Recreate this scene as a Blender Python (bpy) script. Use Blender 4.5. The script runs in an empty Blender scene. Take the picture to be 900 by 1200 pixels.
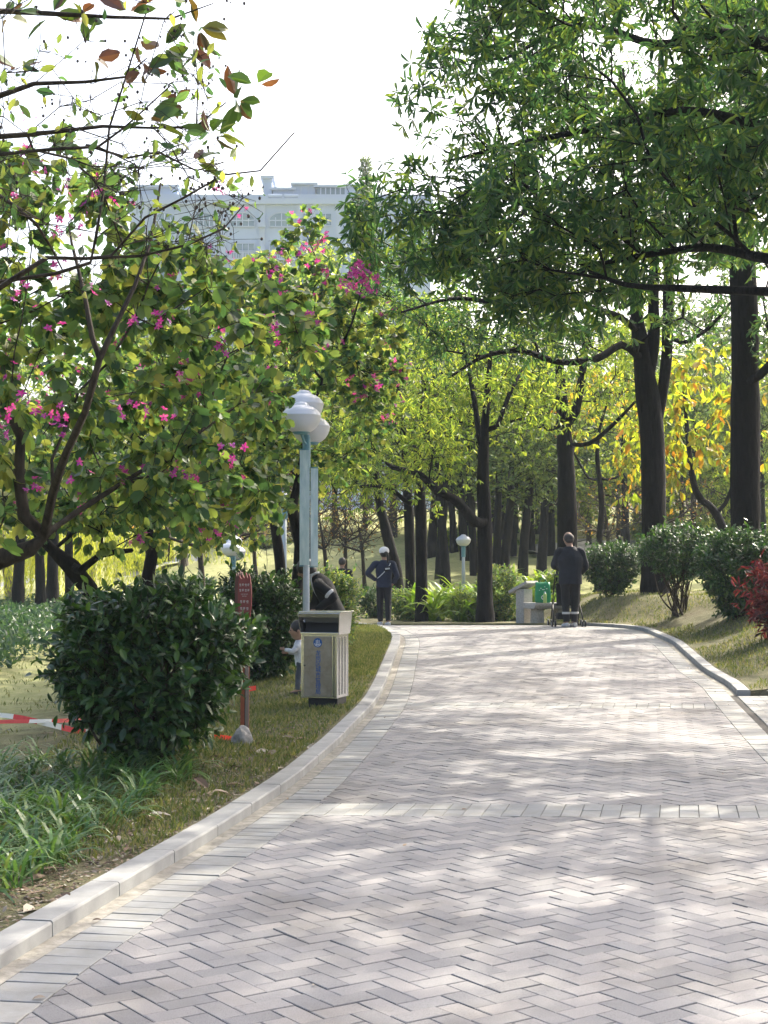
HAZE = .0005
import bpy, bmesh, math, random
import numpy as np
from mathutils import Vector, Matrix, Quaternion
R = math.radians
rng = np.random.default_rng(7)
random.seed(7)
C = bpy.context.scene.collection
SC = bpy.context.scene

# ------------------------------------------------------------------ camera model (used to lay things out at real distances)
F = 1733.0; HC = 1.45; TH = math.atan(65 / F)
def at(px, py, Y):
    u = (px - 450) / F; v = (600 - py) / F
    k = Y / (math.cos(TH) - v * math.sin(TH))
    return np.array([u * k, Y, HC + k * (math.sin(TH) + v * math.cos(TH))])
def S(Y): return F / Y

# ------------------------------------------------------------------ terrain
def smooth_tab(pts, lo=-20, hi=400, sg=1.0):
    ys = np.arange(lo, hi, .1); v = np.interp(ys, [p[0] for p in pts], [p[1] for p in pts])
    k = np.exp(-.5 * (np.arange(-30, 31) * .1 / sg) ** 2); k /= k.sum()
    vv = np.convolve(np.pad(v, 30, mode='edge'), k, mode='valid')
    return ys, vv
PY, PV = smooth_tab([(-20, 0), (12, 0), (16, .05), (21.4, .184), (25, .265), (28.6, .32), (30, .285), (32, .194), (36, .06), (39, .06), (46, .5), (60, 1.9), (75, 3.3), (100, 5.2), (150, 7), (400, 8)], sg=.7)
LY, LV = smooth_tab([(-20, -.1), (14, -.1), (22, -.05), (36, .0), (50, .25), (70, .8), (100, 3), (150, 5), (400, 7)], sg=2)
def P(y): return np.interp(y, PY, PV)
def hit(px, py):
    for Y in np.arange(3.5, 60, .02):
        if at(px, py, Y)[2] <= P(Y): return at(px, py, Y)[:2]
    return at(px, py, 60)[:2]
kl_px = [(0, 1135), (154, 1042), (254, 981), (345, 920), (400, 870), (440, 827), (452, 803), (463, 772), (469, 755), (469, 747)]
kl = [hit(*p) for p in kl_px]
kl = [(kl[0][0] - .75, 0.0)] + [tuple(p) for p in kl] + [(.05, 27.7), (-.35, 29), (-1.2, 30.6), (-2.8, 32.4), (-6, 35.5), (-12, 39)]
kr_px = [(864, 815), (855, 805), (824, 787), (789, 755), (753, 739)]
kr = [tuple(hit(*p)) for p in kr_px]
kr = [(2.1, 0.0), (2.75, 8.0), (3.35, 12.5)] + kr + [(4.6, 27.8), (4.15, 28.9), (3.4, 29.8), (2.3, 30.8), (1.0, 32.2), (-.8, 34), (-3.5, 36.6), (-7, 39.5), (-13, 43)]
def curve_fn(pts):
    ys = np.arange(-3, 46, .05)
    v = np.interp(ys, [p[1] for p in pts], [p[0] for p in pts])
    k = np.exp(-.5 * (np.arange(-16, 17) * .05 / .35) ** 2); k /= k.sum()
    return ys, np.convolve(np.pad(v, 16, mode='edge'), k, mode='valid')
KLY, KLX = curve_fn(kl); KRY, KRX = curve_fn(kr)
def xl(y): return np.interp(y, KLY, KLX)
def xr(y): return np.interp(y, KRY, KRX)
def sst(t): t = np.clip(t, 0, 1); return t * t * (3 - 2 * t)
KW = .14; KH = .06; KEND = float(kr[3][1])    # the right kerb starts at this distance
def g(x, y):
    x = np.asarray(x, float); y = np.asarray(y, float)
    base = P(y); left = np.interp(y, LY, LV)
    wl = sst((-x - 5) / 9) * sst((y - 24) / 14)
    h = base * (1 - wl) + left * wl
    yc = np.clip(y, -2, 42)
    dR = x - xr(yc) - KW; dL = xl(yc) - KW - x
    fr = 1 - sst((y - 34) / 10)
    rb = (.5 * sst((dR - .15) / 2.1) + .03 * np.clip(dR, 0, 20)) * fr * sst((y - 12) / 7) * np.where(y > 27, sst((x - 3.2) / 1.6), 1)
    h = h + np.where(dR > 0, rb, 0)
    h = h + np.where((dL > 0) & (y < 60), -.13 * sst(dL / 4) * (1 - sst((y - 24) / 10)), 0)
    nz = .02 * np.sin(x * 1.7 + y * .9) + .018 * np.sin(y * 2.3 - x * 1.1) + .01 * np.sin(x * 5.1) * np.cos(y * 4.3)
    amp = sst(np.maximum(dR, dL) / 1.2)
    far = sst((y - 40) / 20)
    h = h + nz * amp * (1 + 6 * far)
    return h
def gz(x, y): return float(g(x, y))
def ghit(px, py, lo=6, hi=160):
    Y = lo
    while Y < hi:
        p = at(px, py, Y)
        if p[2] <= gz(p[0], p[1]): return p
        Y += .05
    return at(px, py, hi)
def onground(px, Y):
    x = (px - 450) / F * Y
    return np.array([x, Y, gz(x, Y)])

# ------------------------------------------------------------------ materials
def srgb(r, gg, b):
    f = lambda c: (c / 255 / 12.92) if c / 255 <= .04045 else ((c / 255 + .055) / 1.055) ** 2.4
    return (f(r), f(gg), f(b), 1)
def newmat(name):
    m = bpy.data.materials.new(name); m.use_nodes = True
    nt = m.node_tree; bs = nt.nodes['Principled BSDF']
    return m, nt, bs
def ramp(nt, stops, inp, interp='LINEAR'):
    r = nt.nodes.new('ShaderNodeValToRGB'); r.color_ramp.interpolation = interp
    e = r.color_ramp.elements
    while len(e) < len(stops): e.new(.5)
    for el, (p, c) in zip(e, stops): el.position = p; el.color = c if len(c) == 4 else (*c, 1)
    nt.links.new(inp, r.inputs[0]); return r
def noise(nt, scale, detail=4, rough=.6, coord='Object', dim=None):
    tc = nt.nodes.new('ShaderNodeTexCoord'); n = nt.nodes.new('ShaderNodeTexNoise')
    n.inputs['Scale'].default_value = scale; n.inputs['Detail'].default_value = detail; n.inputs['Roughness'].default_value = rough
    if dim is not None:
        mp = nt.nodes.new('ShaderNodeMapping'); mp.inputs['Scale'].default_value = dim
        nt.links.new(tc.outputs[coord], mp.inputs[0]); nt.links.new(mp.outputs[0], n.inputs['Vector'])
    else: nt.links.new(tc.outputs[coord], n.inputs['Vector'])
    return n
def bump(nt, bs, src, st=.3, dist=.01):
    b = nt.nodes.new('ShaderNodeBump'); b.inputs['Strength'].default_value = st; b.inputs['Distance'].default_value = dist
    nt.links.new(src, b.inputs['Height']); nt.links.new(b.outputs[0], bs.inputs['Normal'])
def mat_noise(name, c1, c2, scale=8, rough=.7, bst=.2, bdist=.01, metal=0, detail=5, dim=None, spec=.5):
    m, nt, bs = newmat(name)
    n = noise(nt, scale, detail, dim=dim)
    r = ramp(nt, [(.3, c1), (.7, c2)], n.outputs['Fac'])
    nt.links.new(r.outputs[0], bs.inputs['Base Color'])
    bs.inputs['Roughness'].default_value = rough; bs.inputs['Metallic'].default_value = metal
    bs.inputs['Specular IOR Level'].default_value = spec
    if bst: bump(nt, bs, n.outputs['Fac'], bst, bdist)
    return m
def mat_leaf(name, cols, trans=.4, rough=.45, tcol=1.5, spec=.5):
    m, nt, bs = newmat(name)
    gi = nt.nodes.new('ShaderNodeNewGeometry')
    k = len(cols)
    r = ramp(nt, [((i / (k - 1) if k > 1 else 0) ** 1.0, c) for i, c in enumerate(cols)], gi.outputs['Random Per Island'])
    nt.links.new(r.outputs[0], bs.inputs['Base Color'])
    bs.inputs['Roughness'].default_value = rough; bs.inputs['Specular IOR Level'].default_value = spec
    tr = nt.nodes.new('ShaderNodeBsdfTranslucent')
    mx = nt.nodes.new('ShaderNodeVectorMath'); mx.operation = 'MULTIPLY'; mx.inputs[1].default_value = (tcol * 1.2, tcol * 1.15, tcol * .6)
    nt.links.new(r.outputs[0], mx.inputs[0]); nt.links.new(mx.outputs[0], tr.inputs['Color'])
    ms = nt.nodes.new('ShaderNodeMixShader'); ms.inputs[0].default_value = trans
    nt.links.new(bs.outputs[0], ms.inputs[1]); nt.links.new(tr.outputs[0], ms.inputs[2])
    nt.links.new(ms.outputs[0], nt.nodes['Material Output'].inputs['Surface'])
    return m
def mat_plain(name, c, rough=.5, metal=0, c2=None, scale=30):
    c2 = c2 or tuple(min(1, v * .82) for v in c[:3]) + (1,)
    return mat_noise(name, c2, c, scale, rough, .05, .002, metal)

G = lambda r, gg, b: (r, gg, b, 1)
M = {}
M['leaf_dark'] = mat_leaf('leaf_dark', [G(.012, .04, .014), G(.022, .065, .018), G(.036, .09, .022), G(.08, .15, .03)], .3, .35, 1.6)
M['leaf_alst'] = mat_leaf('leaf_alstonia', [G(.02, .056, .030), G(.034, .085, .038), G(.055, .12, .042), G(.15, .205, .045)], .52, .33, 1.75)
M['leaf_bau'] = mat_leaf('leaf_bauhinia', [G(.028, .07, .036), G(.048, .105, .044), G(.075, .14, .05), G(.11, .17, .052), G(.16, .21, .058), G(.22, .23, .07)], .57, .42, 1.65)
M['leaf_lite'] = mat_leaf('leaf_light', [G(.06, .11, .028), G(.11, .18, .035), G(.18, .25, .045), G(.30, .34, .065)], .58, .45, 1.45)
M['leaf_yel'] = mat_leaf('leaf_yellow', [G(.14, .20, .03), G(.22, .30, .03), G(.34, .36, .03), G(.10, .16, .035), G(.36, .30, .03), G(.36, .15, .025)], .6, .5, 1.3)
M['leaf_wil'] = mat_leaf('leaf_willow', [G(.16, .22, .03), G(.30, .34, .045), G(.42, .43, .08)], .55, .5, 1.2)
M['leaf_far'] = mat_leaf('leaf_far', [G(.05, .09, .04), G(.09, .145, .05), G(.17, .22, .065)], .4, .6, 1.4)
M['leaf_fard'] = mat_leaf('leaf_far_dark', [G(.02, .045, .025), G(.035, .07, .03), G(.06, .105, .04)], .3, .6, 1.4)
M['leaf_rust'] = mat_leaf('leaf_rust', [G(.22, .10, .035), G(.30, .17, .05), G(.22, .20, .06), G(.14, .17, .04)], .45, .5, 1.2)
M['leaf_mag'] = mat_leaf('leaf_broad', [G(.03, .06, .02), G(.05, .10, .022), G(.07, .13, .025), G(.15, .06, .025), G(.07, .03, .028), G(.11, .16, .03)], .4, .4, 1.4)
M['leaf_red'] = mat_leaf('leaf_red', [G(.05, .008, .014), G(.14, .015, .025), G(.30, .06, .06), G(.02, .014, .016)], .3, .4, 1.2)
M['leaf_lily'] = mat_leaf('leaf_lily', [G(.03, .08, .03), G(.055, .13, .04), G(.09, .18, .055), G(.14, .20, .07)], .4, .35, 1.4)
M['leaf_ging'] = mat_leaf('leaf_ginger', [G(.08, .16, .025), G(.15, .26, .03), G(.26, .36, .05), G(.04, .09, .025)], .5, .4, 1.3)
M['grass'] = mat_leaf('grass_blade', [G(.05, .08, .022), G(.09, .125, .032), G(.15, .165, .055), G(.24, .22, .11)], .4, .6, 1.2)
M['petal'] = mat_leaf('petal', [G(.24, .012, .20), G(.38, .025, .30), G(.50, .08, .36), G(.24, .025, .32)], .45, .5, 1.3)
M['litter'] = mat_leaf('litter', [G(.08, .045, .03), G(.20, .13, .08), G(.36, .32, .26), G(.04, .022, .015), G(.28, .20, .13)], .1, .7, 1)
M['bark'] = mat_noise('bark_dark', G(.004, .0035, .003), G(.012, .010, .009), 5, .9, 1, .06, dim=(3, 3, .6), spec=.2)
M['bark2'] = mat_noise('bark_brown', G(.02, .016, .012), G(.065, .052, .04), 8, .9, .8, .02, dim=(3, 3, .8), spec=.2)
M['bark3'] = mat_noise('bark_grey', G(.10, .09, .075), G(.26, .235, .20), 9, .9, .6, .01, dim=(2, 2, .8), spec=.2)
M['stem'] = mat_noise('stem', G(.03, .022, .014), G(.08, .06, .04), 20, .85, .3, .005, spec=.2)

# ------------------------------------------------------------------ mesh accumulation
class MD:
    def __init__(s): s.V = []; s.L = []; s.T = []; s.n = 0; s.mi = []
    def add(s, V, faces, mi=0):
        V = np.asarray(V, float).reshape(-1, 3)
        for f in faces: s.L.append(np.asarray(f, np.int64) + s.n); s.T.append(np.array([len(f)], np.int64)); s.mi.append(np.array([mi]))
        s.V.append(V); s.n += len(V)
    def raw(s, V, L, T, mi=0):
        V = V.reshape(-1, 3); s.V.append(V); s.L.append(L + s.n); s.T.append(T); s.n += len(V); s.mi.append(np.full(len(T), mi))
    def grid(s, P3, close=False, mi=0):   # P3: rows x cols x 3
        r, c = P3.shape[:2]; idx = np.arange(r * c).reshape(r, c)
        a = idx[:-1]; b = idx[1:]
        if close: q = np.stack([a, np.roll(a, -1, 1), np.roll(b, -1, 1), b], -1)
        else: q = np.stack([a[:, :-1], a[:, 1:], b[:, 1:], b[:, :-1]], -1)
        q = q.reshape(-1, 4); s.raw(P3, q.ravel(), np.full(len(q), 4, np.int64), mi)
    def box(s, c, d, R3=None, mi=0):
        c = np.asarray(c, float); d = np.asarray(d, float) / 2
        V = np.array([[x, y, z] for x in (-1, 1) for y in (-1, 1) for z in (-1, 1)]) * d
        if R3 is not None: V = V @ np.asarray(R3).T
        s.add(V + c, [(0, 1, 3, 2), (4, 6, 7, 5), (0, 4, 5, 1), (2, 3, 7, 6), (0, 2, 6, 4), (1, 5, 7, 3)], mi)
    def build(s, name, mat=None, parent=None, smooth=False, bevel=0, mats=None):
        me = bpy.data.meshes.new(name)
        if s.V:
            V = np.concatenate(s.V); L = np.concatenate(s.L); T = np.concatenate(s.T)
            me.vertices.add(len(V)); me.vertices.foreach_set('co', V.astype(np.float32).ravel())
            me.loops.add(len(L)); me.loops.foreach_set('vertex_index', L.astype(np.int32))
            st = np.concatenate([[0], np.cumsum(T)[:-1]])
            me.polygons.add(len(T)); me.polygons.foreach_set('loop_start', st.astype(np.int32))
            me.polygons.foreach_set('loop_total', T.astype(np.int32))
            if mats: me.polygons.foreach_set('material_index', np.concatenate(s.mi).astype(np.int32))
            me.polygons.foreach_set('use_smooth', np.full(len(T), smooth))
            me.update(calc_edges=True); me.validate()
        for m_ in (mats or [mat]): me.materials.append(m_)
        o = bpy.data.objects.new(name, me); C.objects.link(o)
        if parent: o.parent = parent
        if bevel:
            b = o.modifiers.new('bevel', 'BEVEL'); b.width = bevel; b.segments = 2; b.limit_method = 'ANGLE'; b.angle_limit = R(35)
        return o

def tag(o, label=None, cat=None, group=None, kind=None):
    if label: o['label'] = label
    if cat: o['category'] = cat
    if group: o['group'] = group
    if kind: o['kind'] = kind
    return o
def empty(name, loc, label, cat, group=None, rz=0):
    o = bpy.data.objects.new(name, None); C.objects.link(o); o.location = loc; o.rotation_euler = (0, 0, rz)
    o.empty_display_size = .2
    return tag(o, label, cat, group)
def copy_tree(o, loc=None, rz=None, sc=None, label=None, parent=None):
    c = o.copy(); C.objects.link(c); c.parent = parent
    if loc is not None: c.location = loc
    if rz is not None: c.rotation_euler = (0, 0, rz)
    if sc is not None: c.scale = (sc, sc, sc) if np.isscalar(sc) else sc
    if label: c['label'] = label
    for ch in [q for q in bpy.data.objects if q.parent == o]: copy_tree(ch, parent=c)
    return c

def nrm(v): v = np.asarray(v, float); return v / (np.linalg.norm(v, axis=-1, keepdims=True) + 1e-9)
def frames(Pt):
    T = np.gradient(Pt, axis=0); T = nrm(T)
    up = np.array([0, 0, 1.]) if abs(T[0][2]) < .9 else np.array([1., 0, 0])
    n = nrm(np.cross(T[0], up)); N = []
    for t in T:
        n = nrm(n - t * np.dot(n, t)); N.append(n)
    N = np.array(N); return T, N, np.cross(T, N)
def smooth_line(pts, rad, step):
    pts = np.asarray(pts, float); rad = np.asarray(rad, float)
    if len(pts) < 3:
        n = max(2, int(np.linalg.norm(pts[-1] - pts[0]) / step) + 1); t = np.linspace(0, 1, n)[:, None]
        return pts[0] * (1 - t) + pts[-1] * t, rad[0] * (1 - t[:, 0]) + rad[-1] * t[:, 0]
    e = np.vstack([2 * pts[0] - pts[1], pts, 2 * pts[-1] - pts[-2]]); out = []; ro = []
    for i in range(1, len(e) - 2):
        n = max(1, int(np.linalg.norm(e[i + 1] - e[i]) / step) + 1)
        for k in range(n):
            t = k / n
            out.append(.5 * (2 * e[i] + (e[i + 1] - e[i - 1]) * t + (2 * e[i - 1] - 5 * e[i] + 4 * e[i + 1] - e[i + 2]) * t * t + (3 * e[i] - e[i - 1] - 3 * e[i + 1] + e[i + 2]) * t ** 3))
            ro.append(rad[i - 1] * (1 - t) + rad[i] * t)
    out.append(pts[-1]); ro.append(rad[-1]); return np.array(out), np.array(ro)
def tube(md, pts, rad, k=6, rough=0, cap=True, mi=0):
    pts = np.asarray(pts, float); rad = np.broadcast_to(np.asarray(rad, float), (len(pts),))
    T, N, B = frames(pts); a = np.linspace(0, 2 * math.pi, k, endpoint=False)
    rr = rad[:, None] * np.ones((1, k))
    if rough:
        ph = rng.uniform(0, 6, 4)
        z = pts[:, 2][:, None]
        rr = rr * (1 + rough * (np.sin(3 * a + ph[0] + z * 1.3) * .5 + np.sin(5 * a[None] + ph[1] - z * 2.1) * .35 + rng.normal(0, .3, rr.shape) * .5))
    ring = pts[:, None] + (N[:, None] * np.cos(a)[None, :, None] + B[:, None] * np.sin(a)[None, :, None]) * rr[..., None]
    b0 = md.n; md.grid(ring, close=True, mi=mi)
    if cap:
        md.L += [np.arange(k)[::-1] + b0, np.arange(k) + b0 + (len(pts) - 1) * k]; md.T += [np.array([k]), np.array([k])]; md.mi += [np.array([mi]), np.array([mi])]
def twigs(md, p0, p1, r0, r1, k=3):
    n = len(p0); mid = (p0 + p1) / 2 + rng.normal(0, 1, (n, 3)) * np.linalg.norm(p1 - p0, axis=1, keepdims=True) * .06
    d = nrm(p1 - p0); u = nrm(np.cross(d, np.array([.3, .5, .8]))); w = np.cross(d, u)
    a = np.arange(k) * 2 * math.pi / k; off = u[:, None] * np.cos(a)[None, :, None] + w[:, None] * np.sin(a)[None, :, None]
    V = np.concatenate([p0[:, None] + off * r0, mid[:, None] + off * (r0 + r1) / 2, p1[:, None] + off * r1], 1)
    q = []
    for lv in (0, k):
        for i in range(k): q += [lv + i, lv + (i + 1) % k, lv + k + (i + 1) % k, lv + k + i]
    q = np.array(q); L = (q[None] + (np.arange(n) * 3 * k)[:, None]).ravel()
    md.raw(V, L, np.full(n * 2 * k, 4, np.int64))

# ------------------------------------------------------------------ leaf templates (x width, y length, z normal)
def tmpl(v, f): return np.array(v, float), f
TL = {
    'oval': tmpl([(0, 0, 0), (0, .28, 0), (0, .55, -.01), (0, .82, -.05), (0, 1, -.12), (.17, .25, .05), (.225, .52, .05), (.13, .82, -.01), (-.17, .25, .05), (-.225, .52, .05), (-.13, .82, -.01)], [(0, 5, 1), (1, 5, 6, 2), (2, 6, 7, 3), (3, 7, 4), (0, 1, 8), (1, 2, 9, 8), (2, 3, 10, 9), (3, 4, 10)]),
    'narrow': tmpl([(0, 0, 0), (.09, .35, .03), (.12, .72, .0), (0, 1, -.12), (-.12, .72, .0), (-.09, .35, .03)], [(0, 1, 2, 3), (0, 3, 4, 5)]),
    'kite': tmpl([(0, 0, 0), (.26, .5, .05), (0, 1, -.08), (-.26, .5, .05)], [(0, 1, 2, 3)]),
    'sliver': tmpl([(0, 0, 0), (.1, .5, .03), (0, 1, -.08), (-.1, .5, .03)], [(0, 1, 2, 3)]),
    'butter': tmpl([(0, 0, 0), (.28, .08, .06), (.48, .42, .12), (.42, .8, .1), (.2, 1.0, .05), (0, .78, 0), (-.2, 1.0, .05), (-.42, .8, .1), (-.48, .42, .12), (-.28, .08, .06)], [(0, 1, 2, 3, 4, 5), (0, 5, 6, 7, 8, 9)]),
    'petal': tmpl([(0, 0, 0), (.26, .5, .10), (.16, .95, -.08), (-.14, .92, -.05), (-.25, .45, .08)], [(0, 1, 2, 3, 4)]),
}
def leaves(md, kind, pos, d, n, size, mi=0):
    tv, tf = TL[kind]; N = len(pos)
    if N == 0: return
    d = nrm(d); x = nrm(np.cross(d, n)); n2 = np.cross(x, d)
    size = np.broadcast_to(size, (N,))
    curl = rng.uniform(.3, 1.8, N)
    V = pos[:, None] + size[:, None, None] * (tv[None, :, 0:1] * x[:, None] + tv[None, :, 1:2] * d[:, None] + (tv[None, :, 2:3] * curl[:, None, None]) * n2[:, None])
    nv = len(tv); L = []; T = []
    fl = np.concatenate([np.array(f) for f in tf]); ft = np.array([len(f) for f in tf])
    L = (fl[None] + (np.arange(N) * nv)[:, None]).ravel(); T = np.tile(ft, N)
    md.raw(V, L, T, mi)
def rdir(n, up=0., xy=1.):
    v = rng.normal(0, 1, (n, 3)); v[:, 2] += up; return nrm(v)

def grow(trunk, trad, limbs, targets, tipr=.01, pw=2.3, attach=.5, lenw=.4, seg=.45, wob=.08):
    tp, tr_ = smooth_line(trunk, trad, .3)
    pos = [p for p in tp]; par = [i - 1 for i in range(len(tp))]; fix = list(tr_)
    plen = list(np.concatenate([[0], np.cumsum(np.linalg.norm(np.diff(tp, axis=0), axis=1))]))
    tot = plen[-1]; ok = [pl >= attach * tot for pl in plen]; ntr = len(tp)
    for lp, lr in limbs:
        lp = np.asarray(lp, float); dd = np.linalg.norm(np.array(pos) - lp[0], axis=1); j = int(np.argmin(dd))
        q, qr = smooth_line(np.vstack([pos[j], lp]), np.concatenate([[lr[0]], lr]), .3)
        last = j
        for p, r in zip(q[1:], qr[1:]):
            pos.append(p); par.append(last); fix.append(r); plen.append(plen[last] + np.linalg.norm(p - pos[last])); ok.append(True); last = len(pos) - 1
    tgt = np.asarray(targets); c0 = np.mean(np.array(pos)[np.array(ok)], 0) if any(ok) else tp[-1]
    A = np.array(pos); order = np.argsort(np.min(np.linalg.norm(tgt[:, None] - A[np.array(ok)][None], axis=2), axis=1)) if len(tgt) else []
    cap = len(pos) + len(tgt) * 12; PP = np.zeros((cap, 3)); PP[:len(pos)] = A; OKA = np.zeros(cap, bool); OKA[:len(ok)] = ok
    PL = np.zeros(cap); PL[:len(plen)] = plen; n = len(pos)
    par = par + [0] * (cap - n); fix = fix + [0.] * (cap - n)
    ends = []; 
    for ti in order:
        t = tgt[ti]; dist = np.linalg.norm(PP[:n] - t, axis=1)
        cost = dist + lenw * PL[:n] + np.where(OKA[:n], 0, 1e6) + np.maximum(0, PP[:n, 2] - t[2]) * .25
        j = int(np.argmin(cost)); D = dist[j]
        if n > cap - 14: break
        pd = PP[j] - PP[par[j]] if par[j] >= 0 else np.array([0, 0, 1.]); pd = nrm(pd)
        ctrl = PP[j] + pd * D * .3 + np.array([0, 0, .12 * D]) + rng.normal(0, wob, 3) * D
        k = int(min(10, max(1, round(D / seg)))); last = j
        for q in range(1, k + 1):
            s = q / k; p = (1 - s) ** 2 * PP[j] + 2 * s * (1 - s) * ctrl + s * s * t
            if q < k: p = p + rng.normal(0, wob * .25, 3)
            PP[n] = p; par[n] = last; PL[n] = PL[last] + np.linalg.norm(p - PP[last]); OKA[n] = True; last = n; n += 1
        ends.append(last)
    acc = np.zeros(n); kids = [[] for _ in range(n)]
    for i in range(1, n):
        if par[i] >= 0: kids[par[i]].append(i)
    for i in range(n - 1, -1, -1):
        if not kids[i]: acc[i] = tipr ** pw
        if par[i] >= 0: acc[par[i]] += acc[i]
    rad = acc ** (1 / pw); fx = np.array(fix[:n]); rad = np.where(fx > 0, fx, rad)
    for i in range(1, n):
        if par[i] >= 0 and rad[i] > rad[par[i]] * .92: rad[i] = max(tipr, rad[par[i]] * (.92 if fx[i] == 0 else 1))
    return PP[:n], par[:n], rad, kids, ends, ntr
def skeleton(md, tree, kmin=4, kmax=12, rough=.03, minr=0):
    PP, par, rad, kids, ends, ntr = tree
    starts = [0]; done = set()
    while starts:
        i = starts.pop(); chain = [i] if par[i] < 0 else [par[i], i]
        cur = i
        while kids[cur]:
            ks = sorted(kids[cur], key=lambda q: -rad[q] - (10 if q < ntr else 0)); starts += ks[1:]; cur = ks[0]; chain.append(cur)
        if len(chain) < 2: continue
        pts = PP[chain]; r = rad[chain].copy()
        if par[i] >= 0: r[0] = min(r[0], r[1] * 1.25)
        if r[0] < minr: continue
        K = int(np.clip(r.max() * 80, kmin, kmax)); tube(md, pts, r, K, rough if r.max() > .08 else 0, cap=False)

def ell(px, py, Y, rpx, rpy, rY, n, shell=.5):
    c = at(px, py, Y); k = Y / F
    d = rdir(n); rr = rng.uniform(shell, 1, (n, 1)) ** .6
    return c + d * rr * np.array([rpx * k, rY, rpy * k])
def ew(c, r, n, shell=.5):
    return np.asarray(c) + rdir(n) * (rng.uniform(shell, 1, (n, 1)) ** .6) * np.asarray(r)

def foliage(md_tw, md_lf, ends, PP, par, kind, size, per_twig=6, ntw=5, tl=.35, mode='alt', droop=.3, up=.2, twr=.004, mi=0):
    ends = np.asarray(ends); n = len(ends); base = PP[ends]; pd = nrm(base - PP[np.asarray(par)[ends]])
    b = np.repeat(base, ntw, 0); d = nrm(np.repeat(pd, ntw, 0) * .5 + rdir(n * ntw, up))
    L = tl * rng.uniform(.5, 1.3, (len(b), 1)); tip = b + d * L; tip[:, 2] -= droop * L[:, 0] * .5
    if md_tw is not None: twigs(md_tw, b, tip, twr * 1.6, twr)
    m = len(b)
    if mode == 'whorl':
        for lv, fr in ((0, 1.), (1, .55)):
            a0 = rng.uniform(0, 6.3, m)
            td = nrm(tip - b); u = nrm(np.cross(td, np.array([.2, .3, .9]))); w = np.cross(td, u)
            for k in range(per_twig):
                keep = rng.random(m) > .12 + .25 * lv
                a = a0 + k * 2 * math.pi / per_twig + rng.normal(0, .15, m)
                rad = u * np.cos(a)[:, None] + w * np.sin(a)[:, None]
                dd = nrm(rad + td * rng.uniform(.05, .7, (m, 1)) + np.array([0, 0, -droop]) * rng.uniform(.3, 1.4, (m, 1)))
                p = b + (tip - b) * fr
                nn = nrm(td + np.array([0, 0, .6]) + rng.normal(0, .25, (m, 3)))
                leaves(md_lf, kind, p[keep], dd[keep], nn[keep], size * rng.uniform(.65, 1.15, keep.sum()), mi)
    else:
        t = rng.uniform(.15, 1.05, (m, per_twig, 1)); p = (b[:, None] + (tip - b)[:, None] * t).reshape(-1, 3)
        q = len(p); dd = nrm(np.repeat(d, per_twig, 0) * .5 + rdir(q) + np.array([0, 0, -droop * 1.5]))
        nn = nrm(rdir(q) * .8 + np.array([0, 0, 1.]))
        leaves(md_lf, kind, p, dd, nn, size * rng.uniform(.6, 1.2, q), mi)
    return tip

def proj(p):
    p = np.asarray(p); dy = p[:, 1]; dz = p[:, 2] - HC; dp = dy * math.cos(TH) + dz * math.sin(TH); up = -dy * math.sin(TH) + dz * math.cos(TH)
    return 450 + F * p[:, 0] / dp, 600 - F * up / dp
def clear(t, x0=318, x1=395, y0=430, y1=760):
    x, y = proj(t); return t[~((x > x0) & (x < x1) & (y > y0) & (y < y1))]
def make_tree(name, trunk, trad, limbs, targets, label, cat='tree', group=None, bark='bark', leaf='leaf_lite', kind='kite', size=.12, per=6, ntw=5, tl=.35, mode='alt', droop=.3, tipr=.01, attach=.5, twr=.004, blossom=0, extra=None, lenw=.4, seg=.45, wob=.08, tw=True, up=.2, minr=0, bl_size=.09, bl_pts=None):
    base = np.array(trunk[0], float); o = base.copy()
    sh = lambda a: [tuple(np.asarray(p) - o) for p in a]
    tree = grow(sh(trunk), trad, [(np.array(sh(lp)), lr) for lp, lr in limbs], np.asarray(targets) - o, tipr=tipr, attach=attach, lenw=lenw, seg=seg, wob=wob)
    root = empty(name, tuple(base), label, cat, group)
    mt = MD(); skeleton(mt, tree, minr=minr); ml = MD()
    PP, par, rad, kids, ends, ntr = tree
    tip = foliage(mt if tw else None, ml, ends, PP, par, kind, size, per, ntw, tl, mode, droop, up, twr)
    mt.build('trunk', M[bark], root, smooth=True); ml.build('crown', M[leaf], root)
    pts = []
    if blossom: pts.append(tip[rng.choice(len(tip), min(blossom, len(tip)), replace=False)])
    if bl_pts is not None: pts.append(np.asarray(bl_pts) - o)
    if pts:
        q = np.concatenate(pts); q = clear(q + o, 318, 398, 440, 560) - o; mb = MD(); flowers(mb, q, bl_size); mb.build('blossom', M['petal'], root)
    return root
def flowers(md, pts, size):
    for p in pts:
        for _ in range(rng.integers(3, 8)):
            c = p + rng.normal(0, size * 1.3, 3); ax = nrm(rng.normal(0, 1, 3) + np.array([0, -.5, .3]))
            u = nrm(np.cross(ax, [.2, .9, .3])); w = np.cross(ax, u); a = rng.uniform(0, 6) + np.arange(5) * 1.257
            d = u * np.cos(a)[:, None] + w * np.sin(a)[:, None] + ax * .35
            leaves(md, 'petal', np.repeat(c[None], 5, 0), d, np.repeat(ax[None], 5, 0), size * rng.uniform(.6, 1.1, 5))

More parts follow.
